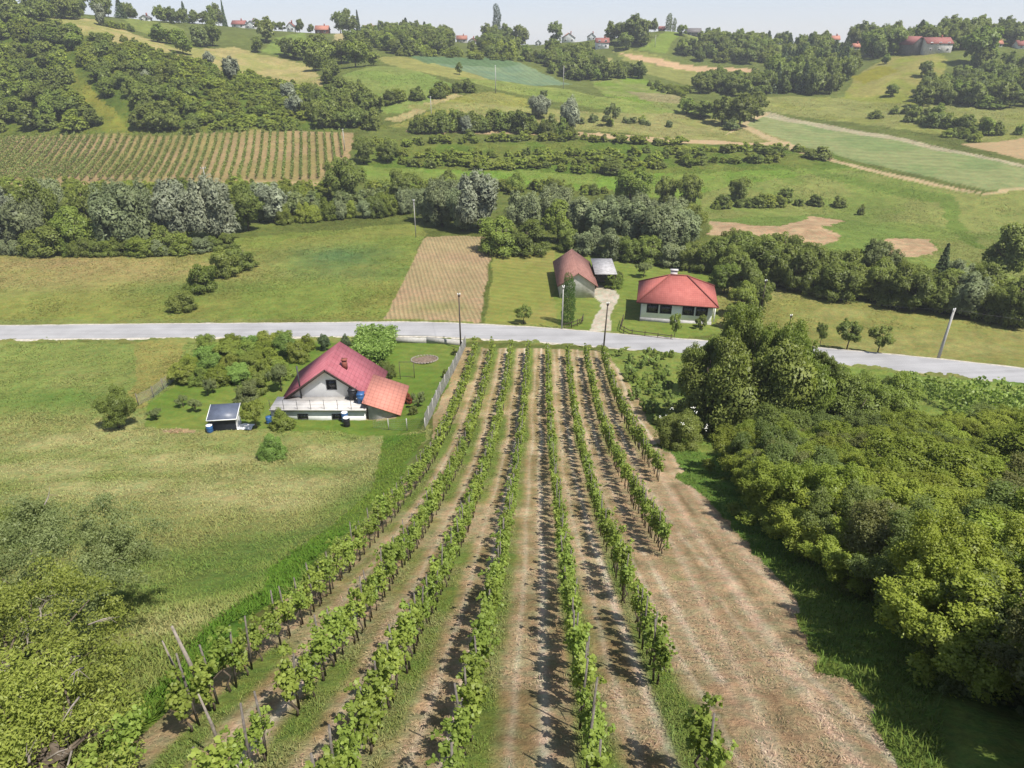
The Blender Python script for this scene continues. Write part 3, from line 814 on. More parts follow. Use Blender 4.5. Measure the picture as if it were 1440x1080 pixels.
def crown(kind, rng, q):
    """crown of unit height; q = leaf budget factor"""
    g = G()
    nsub = 8 if q > .9 else (6 if q > .2 else 4)
    if kind in ('broad', 'open', 'willow', 'bush', 'hedge', 'weed', 'thick'):
        if kind == 'broad':
            c, r = clumps_dome(rng, 15, 0.34, (0.13, 0.21), 0.48, 0.38)
            par = dict(n=5600, L=.044, W=.70, jit=.95, outw=.6, shell=(.72, 1.10))
        elif kind == 'open':
            c, r = clumps_dome(rng, 13, 0.36, (0.09, 0.16), 0.62, 0.28)
            par = dict(n=4200, L=.042, W=.65, jit=1.0, outw=.5, shell=(.4, 1.2))
        elif kind == 'willow':
            c, r = clumps_dome(rng, 15, 0.33, (0.12, 0.19), 0.45, 0.37, 1.35)
            par = dict(n=6600, L=.060, W=.30, jit=.9, outw=.6, shell=(.65, 1.12), droop=.3)
        elif kind == 'bush':
            c, r = clumps_dome(rng, 13, 0.34, (0.11, 0.22), 0.42, 0.36)
            c2 = np.array([[0.33 * math.cos(a), 0.33 * math.sin(a), 0.15] for a in np.arange(7) * .9]); r2 = np.full((7, 3), .15)
            c = np.r_[c, c2]; r = np.r_[r, r2]
            par = dict(n=5400, L=.046, W=.66, jit=.95, outw=.6, shell=(.68, 1.12))
        elif kind == 'thick':
            a = rng.random(46) * 6.283; q_ = rng.random(46) ** .5 * .47
            top = .50 + .40 * rng.random(46) * (1 - (q_ / .5) ** 2 * .5)
            c = np.stack([q_ * np.cos(a), q_ * np.sin(a), np.where(rng.random(46) < .62, top, top * rng.random(46) * .8 + .05)], 1); r = np.repeat(rng.uniform(.06, .13, 46)[:, None], 3, 1)
            par = dict(n=6000, L=.042, W=.60, jit=1.0, outw=.5, shell=(.4, 1.3))
        elif kind == 'hedge':
            c = np.array([[rng.uniform(-.42, .42), rng.uniform(-.3, .3), rng.uniform(.25, .7)] for i in range(22)]); r = np.tile([.19, .19, .26], (22, 1))
            par = dict(n=5200, L=.05, W=.66, jit=.95, outw=.6, shell=(.5, 1.15))
        else:
            c = np.array([[rng.uniform(-.42, .42), rng.uniform(-.42, .42), rng.uniform(.12, .75)] for i in range(12)]); r = np.repeat(rng.uniform(.10, .2, 12)[:, None], 3, 1)
            par = dict(n=2800, L=.075, W=.5, jit=1.0, outw=.4, shell=(.3, 1.25))
        n = int(par['n'] * q); L = par['L'] / math.sqrt(q)
        cb, rb = bumpy(rng, c, r, nsub)
        if q < .6: par['jit'], par['outw'] = par['jit'] * .55, .8
        elif q < 2: par['jit'], par['outw'] = par['jit'] * .8, .7
        kw = dict(soft=(.6, .35, .25, .35) if q < .6 else ((.5, .3, .5, .3) if q < 2 else (.3, .15, .9, .25)), up=.7 if q < .6 else .45, jit=par['jit'], outw=par['outw'], shell=par['shell'], droop=par.get('droop', 0))
        leaf_cloud(g, rng, cb, rb, n, L, L * par['W'], cull=.45, low=-.7, **kw)
        leaf_cloud(g, rng, c * .95, r * .85, n // 3, L * 1.35, L * 1.0, cull=.5, soft=(.6, .35, .25, .35))
    elif kind == 'conifer':
        pts = []; nr = []; tn_ = []
        n = int(4200 * q); L = 0.085 / math.sqrt(q)
        z = rng.random(n) ** 1.25; whorl = np.round(z * 14) / 14 + rng.normal(size=n) * .012
        z = np.clip(whorl, 0.02, 1) * .95 + .05
        R = (1.02 - z) * .42 * (0.85 + .3 * rng.random(n)) + .012
        a = rng.random(n) * 6.283; f = rng.random(n) ** .4
        p = np.stack([R * f * np.cos(a), R * f * np.sin(a), z - R * f * .28], 1)
        t = np.stack([np.cos(a), np.sin(a), np.full(n, -.35)], 1) + rng.normal(size=(n, 3)) * .3; t /= np.linalg.norm(t, axis=1)[:, None]
        up = np.array([0, 0, 1.]) + rng.normal(size=(n, 3)) * .4; b = np.cross(up, t); b /= np.linalg.norm(b, axis=1)[:, None]
        V = np.stack([p - t * L * .4, p + b * L * .22, p + t * L * .6, p - b * L * .22], 1)
        g.add(V.reshape(-1, 3), np.arange(n * 4).reshape(n, 4), 0, np.repeat(np.clip(.2 + f * .5 + rng.normal(size=n) * .2, 0, 1), 4))
    elif kind == 'column':
        zz = np.linspace(.09, .93, 13)
        wd = np.interp(zz, [0, .1, .35, .7, 1], [.34, .44, .46, .42, .26])
        c = np.array([[rng.normal() * .05, rng.normal() * .05, z] for z in zz]); r = np.stack([wd, wd, np.full(13, .10)], 1)
        n = int(4200 * q); L = 0.05 / math.sqrt(q)
        leaf_cloud(g, rng, c, r, n, L, L * .55, jit=.7, droop=-.4, cull=.6, low=-.9)
    return g


MESH = {}
KINDS = dict(thick=4, broad=4, open=3, willow=4, bush=4, conifer=2, column=2, hedge=2, weed=3)
PLAIN = MAT['broad']


def get_mesh(kind, v, lod):
    """lod: 'hi' crown for close trees, 'mid', 'far' crown+stem in one mesh"""
    key = (kind, v, lod)
    if key in MESH: return MESH[key]
    rng = np.random.default_rng(abs(hash((len(kind), ord(kind[0]), v))) % 100000)
    q = dict(vhi=7.0, hi=4.2, mid=1.4, far=0.34, tiny=0.11)[lod]
    g = crown(kind, rng, q)
    if lod in ('far', 'tiny'):
        wood(g, rng, .5, .02, None, 1, sides=4)
        me = g.mesh(kind + '_tree', [PLAIN, MAT['bark']])
    else:
        me = g.mesh('crown', [PLAIN])
    MESH[key] = me
    return me


def get_trunk(kind, v, rad=.02):
    key = (kind, v, 'trunk')
    if key not in MESH:
        rng = np.random.default_rng(900 + v)
        g = G()
        limbs = [np.array([rng.uniform(-.28, .28), rng.uniform(-.28, .28), rng.uniform(.5, .8)]) for _ in range(9)] if kind not in ('conifer', 'column') else None
        if kind in ('bush', 'hedge', 'weed', 'thick'):
            for _ in range(6):
                a = rng.random() * 6.28; r0 = rng.uniform(.1, .3)
                g.tube([[0.03 * math.cos(a), .03 * math.sin(a), -.03], [r0 * .4 * math.cos(a), r0 * .4 * math.sin(a), .25], [r0 * math.cos(a), r0 * math.sin(a), .62]], [rad * .8, rad * .5, rad * .2], 5)
        else:
            wood(g, rng, .72 if kind not in ('conifer', 'column') else .9, rad, limbs)
        MESH[key] = g.mesh('trunk', MAT['bark'], True)
    return MESH[key]


def settle(o, mat):
    o.material_slots[0].link = 'OBJECT'; o.material_slots[0].material = MAT[mat]


NV = [0]


# pieces of facade the photo shows free of trees: x0, y0, x1, y1 in the picture, and how far the house stands
FREE = []
for q in [(323, 15, 343, 25, 25), (345, 30, 360, 40, 40), (403, 27, 413, 38, 38), (440, 14, 460, 22, 27), (197, 22, 210, 29, 29), (510, 22, 526, 30, 31), (643, 46, 656, 54, 54), (658, 48, 669, 54, 54), (792, 41, 808, 49, 52), (827, 48, 838, 56, 56), (838, 53, 857, 69, 69), (753, 57, 762, 64, 64), (967, 32, 987, 42, 42), (928, 36, 935, 42, 42), (1171, 45, 1182, 51, 54), (1200, 62, 1208, 68, 70), (1278, 49, 1338, 74, 78), (1400, 57, 1408, 64, 66), (1428, 56, 1440, 68, 70)]:
    FREE.append((q[0], q[1], q[2], q[3], at((q[0] + q[2]) / 2, q[4])[1]))


def hides_house(x, y, z, h, w):
    if y < 200: return False
    zd = y * CT + (CAMZ - z) * ST
    px = 720 + FPX * x / zd; yc = y * ST * 0 + 1
    pyb = 540 - FPX * ((z - CAMZ) * CT + y * ST) / zd; pyt = 540 - FPX * ((z + h - CAMZ) * CT + y * ST) / (y * CT + (CAMZ - z - h) * ST)
    hw = w * .42 * FPX / zd
    for a, b, c, d, Y in FREE:
        if y < Y + 3 and px + hw > a and px - hw < c and pyt < d - 1 and pyb > b: return True
        if abs(y - Y) < 9 and a - 2 < px < c + 2 and y > Y: return True
    return False


def plant(name, kind, mat, x, y, h, w, label, cat, group=None, lod='far', rng=random, sink=0.0, z=None):
    NV[0] += 1
    if lod in ('far', 'tiny') and hides_house(x, y, hz(x, y), h, w): return None
    v = rng.randrange(KINDS[kind])
    loc = (x, y, (hz(x, y) if z is None else z) - sink)
    rz = rng.uniform(0, 6.28)
    if lod in ('far', 'tiny'):
        o = link(bpy.data.objects.new(name, get_mesh(kind, v, lod)))
        o.location = loc; o.rotation_euler = (0, 0, rz); o.scale = (w, w, h)
        settle(o, mat); tag(o, label, cat, group)
        return o
    r = empty(name, loc, label, cat, group, rz); r.scale = (w, w, h)
    c = link(bpy.data.objects.new('crown' if kind not in ('bush', 'hedge', 'weed', 'thick') else 'foliage', get_mesh(kind, v, lod)), r); settle(c, mat)
    link(bpy.data.objects.new('trunk' if kind not in ('bush', 'hedge', 'weed', 'thick') else 'stem', get_trunk(kind, v)), r)
    return r


def T(px, py, hpx, wpx, name, kind, mat, label, cat='tree', group=None, lod='mid', sink=0.0):
    """a plant whose foot is seen at (px,py) and that fills hpx by wpx of the picture"""
    p = at(px, py); Zd = depth(p)
    el = math.atan2(CAMZ - p[2], math.hypot(p[0], p[1]))
    h = hpx * Zd / FPX / max(math.cos(el), .3) * (1 if el < .6 else .92); w = wpx * Zd / FPX
    return plant(name, kind, mat, p[0], p[1], h, w * 1.05, label, cat, group, lod, sink=sink)


def pick(rng, mix):
    t = rng.random() * sum(m[-1] for m in mix)
    for m in mix:
        t -= m[-1]
        if t <= 0: return m
    return mix[-1]


def zone(pts, step, name, mix, hr, wr, label, cat, group, lod='far', seed=1, world=None, jitter=.42, avoid=None, keep=1.0):
    """loose stand of single plants; mix = [(kind, material, weight)]"""
    rng = random.Random(seed)
    P = poly_world(pts) if world is None else np.array(world)
    x0, y0 = P.min(0); x1, y1 = P.max(0)
    n = 0; y = y0; row = 0
    cand = []
    while y < y1:
        x = x0 + (row % 2) * step * .5
        while x < x1:
            cand.append((x + rng.uniform(-jitter, jitter) * step, y + rng.uniform(-jitter, jitter) * step)); x += step
        y += step * .88; row += 1
    cand = np.array(cand); ok = inside(P, cand[:, 0], cand[:, 1])
    for x, y in cand[ok]:
        if rng.random() > keep: continue
        k, m, _ = pick(rng, mix)
        h = rng.uniform(*hr); w = h * rng.uniform(*wr)
        plant(name, k, m, float(x), float(y), h, w, label, cat, group, lod, rng, sink=h * .04); n += 1
    return n


def line(pts, n, name, mix, hr, wr, label, cat, group, lod='far', seed=1, spread=1.0, count_from=None, jit=.3):
    rng = random.Random(seed)
    P = np.array([at(*p)[:2] for p in pts]); t = np.r_[0, np.cumsum(np.linalg.norm(np.diff(P, axis=0), axis=1))]
    for i in range(n):
        s = (i + .5 + rng.uniform(-jit, jit)) / n * t[-1]
        x = float(np.interp(s, t, P[:, 0]) + rng.uniform(-spread, spread)); y = float(np.interp(s, t, P[:, 1]) + rng.uniform(-spread, spread))
        k, m, _ = pick(rng, mix)
        h = rng.uniform(*hr); w = h * rng.uniform(*wr)
        lab = label if count_from is None else '%s %s counting from %s' % (ordn(i + 1), label, count_from)
        plant(name, k, m, x, y, h, w, lab, cat, group, lod, rng, sink=h * .03)


# ---- the brook belt of silver willows, in front of the far vineyard
GW = 'grey willows and alders along the brook'
T(12, 350, 92, 74, 'willow_tree', 'willow', 'silver', 'pale silver willow at the end of the belt, beside the tan meadow', 'tree', GW)
T(40, 352, 80, 70, 'willow_tree', 'willow', 'willow', 'grey green willow between silver willow and round dark alder', 'tree', GW)
T(70, 345, 95, 60, 'brook_tree', 'broad', 'broad', 'round dark alder among the silver willows', 'tree', GW)
T(75, 356, 50, 70, 'brook_shrub', 'bush', 'broad', 'dark bush under the willows at the edge of the tan meadow', 'bush', GW)
T(75, 305, 62, 55, 'willow_tree', 'willow', 'willow', 'grey willow standing in the second line behind the dark alder', 'tree', GW)
T(115, 354, 66, 60, 'brook_tree', 'broad', 'broadlight', 'bright green low tree between grey willows beside the tan meadow', 'tree', GW)
T(130, 330, 78, 60, 'brook_tree', 'broad', 'broad', 'dark green alder behind bright green low tree', 'tree', GW)
T(170, 354, 96, 78, 'willow_tree', 'willow', 'willow', 'broad grey green willow standing with its foot in the meadow', 'tree', GW)
T(205, 352, 104, 76, 'willow_tree', 'willow', 'willow', 'tall grey green willow next to the silver one', 'tree', GW)
T(255, 345, 104, 80, 'willow_tree', 'willow', 'silver', 'tallest silver white willow of the belt', 'tree', GW)
T(305, 340, 102, 76, 'willow_tree', 'willow', 'silver', 'silver willow leaning over the dark hawthorn bushes', 'tree', GW)
T(318, 338, 60, 62, 'willow_tree', 'willow', 'silver', 'small silver willow in front of the tall silver pair', 'tree', GW)
T(235, 355, 46, 54, 'brook_shrub', 'bush', 'broad', 'dark bush at the foot of the tall silver willows', 'bush', GW)
T(350, 325, 70, 52, 'brook_tree', 'broad', 'broad', 'dark tree closing the silver willow group', 'tree', GW)
T(385, 312, 56, 56, 'willow_tree', 'willow', 'silver', 'short silver willow beside grey reed bed', 'tree', GW)
T(365, 312, 60, 40, 'willow_tree', 'willow', 'willow', 'slim grey green willow behind short silver willow', 'tree', GW)
line([(400, 315), (470, 308), (585, 300)], 11, 'brook_shrub', [('bush', 'scrub', 2), ('bush', 'broad', 1), ('willow', 'willow', 2)], (4.2, 6.5), (.8, 1.1), 'shrub of the low brook hedge', 'bush', GW, 'mid', 4, 1.0, 'the short silver willow')
line([(395, 300), (480, 295), (540, 288)], 12, 'reed_clump', [('weed', 'greyleaf', 2), ('willow', 'silver', .5)], (4, 5.2), (.8, 1.1), 'grey reed clump behind the low brook hedge', 'reeds', 'reed bed behind the brook hedge', 'far', 5, 2.5)
T(622, 318, 66, 66, 'willow_tree', 'willow', 'willow', 'yellowish green willow behind the ploughed field', 'tree', GW)
T(600, 312, 46, 44, 'willow_tree', 'willow', 'willow', 'smaller green willow beside the thin pole at the ploughed field', 'tree', GW)
T(674, 325, 92, 78, 'willow_tree', 'willow', 'silver', 'big silver white willow over the ploughed field corner', 'tree', GW)
T(650, 325, 60, 50, 'willow_tree', 'willow', 'willow', 'grey green willow at the foot of the big silver one', 'tree', GW)
T(705, 356, 56, 64, 'brook_shrub', 'bush', 'broadlight', 'round light green bush at the top of the mown strip', 'bush', GW)
T(745, 357, 52, 58, 'brook_shrub', 'bush', 'broad', 'round darker bush at the top of the mown strip', 'bush', GW)
T(740, 335, 72, 66, 'willow_tree', 'willow', 'willow', 'grey willow behind the two round bushes', 'tree', GW)
T(785, 340, 60, 50, 'brook_tree', 'broad', 'broadlight', 'bright green tree behind the barn with the tiled roof', 'tree', GW)
for i, (px, py, h, w, m) in enumerate([(778, 322, 60, 64, 'willow'), (815, 330, 58, 60, 'willow'), (848, 335, 62, 62, 'willow'), (885, 345, 68, 70, 'willow'), (925, 355, 74, 74, 'willow'), (905, 330, 62, 64, 'willow'), (955, 352, 66, 60, 'willow'), (862, 322, 52, 54, 'willow'), (945, 330, 60, 50, 'willow')]):
    T(px, py, h, w, 'willow_tree', 'willow', m, '%s rounded grey green willow counting from the tiled barn along the brook' % ordn(i + 1), 'tree', GW)
for i, (px, py, h, w, k) in enumerate([(800, 352, 36, 40, 'broad'), (825, 356, 42, 44, 'willow'), (858, 362, 46, 44, 'willow'), (885, 366, 40, 40, 'broad'), (915, 370, 42, 44, 'broad'), (945, 374, 40, 42, 'willow'), (968, 378, 40, 36, 'broad'), (985, 382, 44, 34, 'broad')]):
    T(px, py, h, w, 'brook_shrub', 'bush', k, '%s low bush counting from the barn, along the lawn edge' % ordn(i + 1), 'bush', GW)
T(490, 283, 66, 62, 'valley_tree', 'broad', 'broad', 'large dark tree at the corner of the far vineyard', 'tree')
T(512, 230, 40, 34, 'valley_tree', 'broad', 'broad', 'dark tree above the large one at the vineyard corner', 'tree')
T(545, 228, 36, 34, 'valley_tree', 'broad', 'broad', 'small dark tree on the terrace edge near the vineyard corner', 'tree')
T(568, 286, 48, 48, 'valley_tree', 'broad', 'broad', 'round dark tree between the corner tree and the green meadow', 'tree')
T(630, 264, 30, 34, 'valley_bush', 'bush', 'broad', 'round bush on the green meadow behind the big silver willow', 'bush')
T(725, 268, 30, 34, 'valley_bush', 'bush', 'broadlight', 'pale bush at the meadow edge behind the willows', 'bush')
T(775, 272, 24, 22, 'valley_bush', 'bush', 'broad', 'small dark bush at the meadow edge behind the willows', 'bush')
T(886, 282, 50, 60, 'valley_tree', 'broad', 'broadlight', 'big round mid green tree above the willow belt', 'tree')
T(934, 288, 42, 36, 'valley_tree', 'broad', 'broad', 'smaller of the round dark trees above the willow belt', 'tree')
T(966, 294, 54, 44, 'valley_tree', 'broad', 'broad', 'tall dark round tree beside the long meadow hedge', 'tree')
T(975, 330, 46, 40, 'valley_tree', 'broad', 'broad', 'dark tree at the edge of bare pink soil', 'tree')
T(1040, 282, 36, 38, 'valley_tree', 'broad', 'broad', 'dark tree standing on the low hedge in the valley meadow', 'tree')
line([(998, 292), (1100, 290), (1110, 280)], 12, 'hedge_bush', [('bush', 'broad', 2), ('bush', 'scrub', 1)], (2.4, 4.2), (1.0, 1.4), 'bush in the low dark hedge across the valley meadow', 'bush', 'low hedge in the valley meadow', 'far', 8, .8)
line([(1115, 287), (1180, 290)], 4, 'hedge_bush', [('bush', 'broad', 1)], (2.2, 3.2), (1.0, 1.4), 'small bush tailing off the valley meadow hedge', 'bush', 'low hedge in the valley meadow', 'far', 9, .8)
T(1210, 302, 16, 12, 'valley_bush', 'bush', 'broad', 'tiny dark bush at the bend of the meadow bank', 'bush', lod='far')
# hedge between brook and right-hand house field
GH = 'wild hedge behind the mown field'
hp = [(1000, 385), (1045, 390), (1100, 402), (1160, 415), (1230, 425), (1310, 438), (1380, 448), (1450, 462)]
line(hp, 26, 'hedgerow_tree', [('broad', 'broad', 3), ('bush', 'broad', 2), ('willow', 'willow', .8), ('broad', 'broadlight', .6)], (5.2, 7.6), (.8, 1.1), 'hedgerow tree', 'tree', GH, 'mid', 11, 1.2, 'the red roofed house')
line([(x, y - 18) for x, y in hp], 22, 'hedgerow_tree', [('broad', 'broad', 3), ('bush', 'broad', 1), ('willow', 'willow', 1)], (5.0, 7.5), (.8, 1.1), 'dark tree in the second line of the wild hedge', 'tree', GH, 'mid', 12, 1.8)
T(1312, 420, 75, 40, 'spruce_tree', 'conifer', 'conifer', 'dark pointed spruce rising out of the wild hedge', 'tree')
T(1225, 405, 68, 60, 'hedgerow_tree', 'open', 'greyleaf', 'thin crowned dry tree rising above the wild hedge', 'tree', GH)
T(1405, 400, 90, 78, 'valley_tree', 'broad', 'broad', 'big spreading walnut at the frame edge above wild hedge', 'tree')
T(1030, 402, 50, 52, 'garden_tree', 'open', 'broad', 'loose fruit tree behind the red roofed hip house', 'tree')
T(1046, 420, 58, 46, 'garden_tree', 'broad', 'broad', 'dark garden tree next to the hip roofed house', 'tree')
T(1040, 445, 48, 44, 'garden_tree', 'broad', 'broadlight', 'light green garden tree beside the porch', 'tree')
T(1018, 412, 46, 46, 'garden_tree', 'broad', 'broadlight', 'bright round tree behind the bungalow ridge', 'tree')
T(1062, 436, 50, 44, 'garden_tree', 'broad', 'broad', 'dense dark tree between bungalow and the thin wooden pole', 'tree')
T(1030, 462, 40, 44, 'garden_tree', 'open', 'broadlight', 'loose light tree in front of the bungalow porch', 'tree')
line([(0, 357), (90, 358), (180, 359), (260, 356), (330, 348)], 17, 'brook_shrub', [('bush', 'broad', 2), ('bush', 'broadlight', 1), ('bush', 'willow', 1.5)], (3.0, 4.6), (1.0, 1.4), 'low shrub at the foot of the silver willows', 'bush', GW, 'mid', 14, .8, 'the frame edge')
# bushes in the meadow beyond the road
T(258, 436, 34, 42, 'meadow_bush', 'bush', 'broad', 'lowest dark hawthorn of the three meadow bushes', 'bush')
T(283, 410, 44, 46, 'meadow_bush', 'bush', 'broadlight', 'middle hawthorn of the three meadow bushes', 'bush')
T(318, 388, 46, 44, 'meadow_bush', 'bush', 'broad', 'dark hawthorn under the silver willows', 'bush')
T(340, 378, 40, 46, 'meadow_bush', 'bush', 'broad', 'highest hawthorn of the row below the silver willows', 'bush')
T(736, 455, 26, 28, 'fruit_tree', 'open', 'broad', 'small round fruit tree on the mown strip by the road', 'tree')
T(798, 456, 68, 20, 'thuja_tree', 'column', 'thuja', 'dark tall thuja column in front of the barn', 'tree')
T(862, 404, 20, 28, 'garden_shrub', 'bush', 'broadlight', 'rounded bright shrub beside the carport', 'bush')
T(868, 395, 18, 18, 'garden_shrub', 'bush', 'broad', 'dark shrub behind the bright one at the carport', 'bush')
T(905, 390, 22, 26, 'fruit_tree', 'open', 'greyleaf', 'thin fruit tree on the lawn behind the hip roofed house', 'tree')
T(948, 478, 38, 22, 'garden_tree', 'open', 'broadlight', 'light young tree by the garden fence at the road', 'tree')
T(986, 462, 20, 18, 'garden_shrub', 'weed', 'broad', 'spiky yucca shrub at the porch corner', 'bush')
T(1152, 490, 40, 22, 'fruit_tree', 'open', 'broad', 'slim fruit tree, first of three along the road', 'tree')
T(1190, 494, 46, 46, 'fruit_tree', 'open', 'broad', 'wide fruit tree, middle of three along the road', 'tree')
T(1234, 498, 42, 42, 'fruit_tree', 'open', 'broad', 'round fruit tree, last of three along the road', 'tree')
# ---- garden of the white house
GO = 'orchard trees by the white house'
orch = [(258, 540, 28, 38), (285, 540, 28, 40), (312, 538, 30, 40), (340, 536, 30, 42), (368, 534, 30, 40), (396, 530, 28, 38), (270, 524, 26, 36), (298, 522, 28, 40), (326, 520, 28, 42), (354, 516, 28, 40), (382, 514, 28, 40), (290, 508, 26, 36), (318, 506, 28, 38), (346, 503, 28, 38), (374, 500, 28, 38), (402, 500, 28, 36), (424, 508, 28, 34), (300, 494, 24, 34), (326, 492, 24, 36), (352, 489, 24, 36), (378, 487, 24, 34), (404, 487, 26, 34), (428, 490, 24, 30)]
for i, (px, py, h, w) in enumerate(orch):
    T(px + random.uniform(-4, 4), py + random.uniform(-2, 2), h * random.uniform(.85, 1.2), w * random.uniform(.85, 1.15), 'orchard_tree', 'bush' if i % 3 else 'broad', ['yellow', 'broadlight', 'thicket', 'crop'][i % 4], ('%s low fruit tree of the orchard counting row by row from the shed' % ordn(i + 1)), 'tree', GO)
T(348, 566, 34, 36, 'fruit_tree', 'bush', 'greyleaf', 'dense greyish shrub tree behind the small shed', 'tree')
T(362, 554, 34, 34, 'fruit_tree', 'bush', 'broad', 'second dense shrub tree behind the small shed', 'tree')
T(396, 550, 40, 34, 'fruit_tree', 'open', 'greyleaf', 'grey leaved fruit tree by the terrace corner', 'tree')
T(457, 492, 24, 22, 'garden_tree', 'broad', 'conifer', 'small dark tree behind the red roof ridge', 'tree')
T(486, 486, 18, 18, 'garden_shrub', 'bush', 'conifer', 'dark shrub between red roof ridge and road', 'bush')
for i, (px, py, h) in enumerate([(276, 580, 20), (258, 572, 16), (220, 590, 16), (293, 556, 22), (300, 553, 22)]):
    T(px, py, h, 22, 'sapling_tree', 'open', 'greyleaf', '%s young fruit sapling on the garden lawn counting from the shed' % ordn(i + 1), 'tree', 'fruit saplings on the lawn')
T(360, 602, 40, 40, 'fruit_tree', 'open', 'yellow', 'yellowing fruit tree beside the shed', 'tree')
T(398, 602, 30, 40, 'garden_shrub', 'bush', 'yellow', 'yellow blooming shrub before the terrace wall', 'bush')
T(545, 530, 26, 26, 'garden_shrub', 'bush', 'broad', 'dark shrub behind the annex roof', 'bush')
T(576, 566, 15, 14, 'garden_shrub', 'bush', 'redleaf', 'red leaved shrub beside the annex', 'bush')
T(588, 572, 24, 18, 'garden_shrub', 'weed', 'greyleaf', 'loose flowering shrub on the bed by the annex', 'bush')
T(582, 582, 14, 14, 'garden_shrub', 'bush', 'broad', 'low dark shrub on the bed edge', 'bush')
T(640, 498, 10, 12, 'garden_shrub', 'bush', 'broad', 'small ball shrub at the fence near the pole', 'bush')
T(628, 530, 14, 14, 'garden_shrub', 'bush', 'broad', 'ball shrub halfway down the wire fence', 'bush')
T(620, 548, 8, 10, 'garden_shrub', 'bush', 'broad', 'tiny shrub lower down the wire fence', 'bush')
# ---- solitary shrubs on the near meadow
T(168, 602, 62, 56, 'field_tree', 'broad', 'broad', 'dark conical hornbeam at the corner of the garden', 'tree', lod='hi')
T(384, 644, 42, 46, 'field_tree', 'bush', 'crop', 'bright green round shrub alone in the meadow', 'bush', lod='hi')
T(12, 762, 52, 62, 'field_tree', 'bush', 'broad', 'dark round shrub cut by the frame in the meadow', 'bush', lod='hi')
# ---- central cluster of walnut trees
GC = 'dark tree group at the end of the vineyard'
for px, py, h, w, k, m, lab in [
    (1062, 615, 172, 146, 'bush', 'broad', 'tallest dark walnut of the group at the vineyard end'),
    (1000, 605, 145, 120, 'bush', 'broad', 'wide walnut beside the vineyard rows'),
    (1108, 618, 140, 100, 'bush', 'broadlight', 'light green walnut on the far flank of the tall one'),
    (1040, 560, 110, 90, 'broad', 'broad', 'walnut standing behind the tall one near the road'),
    (990, 555, 80, 80, 'broad', 'broadlight', 'lighter small walnut at the road edge'),
    (1185, 615, 112, 110, 'bush', 'broad', 'dark bushy tree next to the walnut group'),
    (1240, 612, 88, 84, 'broad', 'broadlight', 'lower light tree at the edge of overgrown vines'),
    (1100, 645, 80, 110, 'bush', 'broad', 'broad shrub before the tall walnut')]:
    T(px, py, h, w, 'walnut_tree', k, m, lab, 'tree', GC, 'hi', .2)
for px, py, h, w, m, lab in [(1036, 600, 168, 104, 'broad', 'loose topped tall tree rising from the middle of the walnut group'), (1078, 612, 160, 96, 'broadlight', 'loose lighter tree leaning out of the walnut group towards the road'), (975, 592, 124, 84, 'broad', 'loose dark tree on the vineyard flank of the walnut group'), (1140, 605, 112, 80, 'broad', 'loose dark tree between walnut group and overgrown vines')]:
    T(px, py, h, w, 'walnut_tree', 'open', m, lab, 'tree', GC, 'hi', .2)
for px, py, h, w, m, lab in [(1160, 560, 62, 60, 'broad', 'dark roadside shrub beyond the walnut group'), (1205, 572, 66, 64, 'broadlight', 'light roadside shrub between walnut group and vine rows'), (1240, 566, 50, 50, 'broad', 'low dark shrub at the first overgrown vine row')]:
    T(px, py, h, w, 'roadside_shrub', 'bush', m, lab, 'bush', None, 'hi', .2)
e = T(955, 628, 60, 66, 'elder_shrub', 'bush', 'broad', 'dark elder with white flower heads at the row end', 'bush', None, 'hi')
g = G(); rg = np.random.default_rng(5)
for _ in range(8):
    d = unit(1, rg)[0]; d[2] = abs(d[2]); p = np.array([d[0] * .47, d[1] * .47, .45 + d[2] * .45])
    for k in range(6):
        g.box(p + rg.normal(size=3) * .018, (.016, .016, .008), rg.random() * 3)
g.build('flower_head', MAT['flower'], e)
# ---- thicket on the slope beside the track
GT = 'wild shrubs of the thicket'
tw = [(9.6, 3.5), (9.8, 9), (10.8, 15), (11.5, 21), (12.4, 28), (13.4, 36.5), (20, 40), (29, 42), (40, 44), (42, 38), (31, 22), (19, 7), (14, 3)]
zone(None, 2.05, 'thicket_shrub', [('thick', 'thicket', 7), ('thick', 'thicketdark', 1.6), ('thick', 'thicketbrown', .5), ('bush', 'thicket', 1.2)], (2.0, 3.3), (1.3, 1.9), 'green wild shrub inside the dense thicket beside the dirt track', 'shrub', GT, 'hi', 21, tw)
edge = [(8.1, 4.0), (8.2, 6.4), (8.5, 8.4), (8.9, 10.6), (9.2, 12.8), (9.6, 15), (10, 17.4), (10.3, 20), (10.9, 23), (11.5, 26.5), (12.0, 30), (12.6, 34), (13, 37)]
rr = random.Random(3)
for i, (x, y) in enumerate(edge):
    h = rr.uniform(3.0, 3.9)
    plant('thicket_shrub', 'thick' if i % 3 else 'bush', ['thicket', 'thicketdark', 'thicketbrown', 'thicketdark'][i % 4], x + 2.2, y, h, h * rr.uniform(.95, 1.2), '%s shrub of the thicket edge counting up the dirt track from the camera' % ordn(i + 1), 'shrub', GT, 'vhi' if i < 7 else 'hi', rr, .1)  # darker leaf colours on most edge shrubs stand in for the thicket's shaded side
for x, y, h, w, lab in [(19.5, 27, 4.2, 6.5, 'spreading light green tree crown rising over the thicket'), (27, 30, 4.2, 6.5, 'taller rounded tree at the far border of the thicket'), (24, 20, 4.4, 5, 'bright tree crown in the middle of the thicket'), (33, 33, 4.0, 6, 'dark rounded tree behind the thicket at the frame edge')]:
    plant('thicket_tree', 'broad', 'thicket', x, y, h, w, lab, 'tree', None, 'hi', rr)
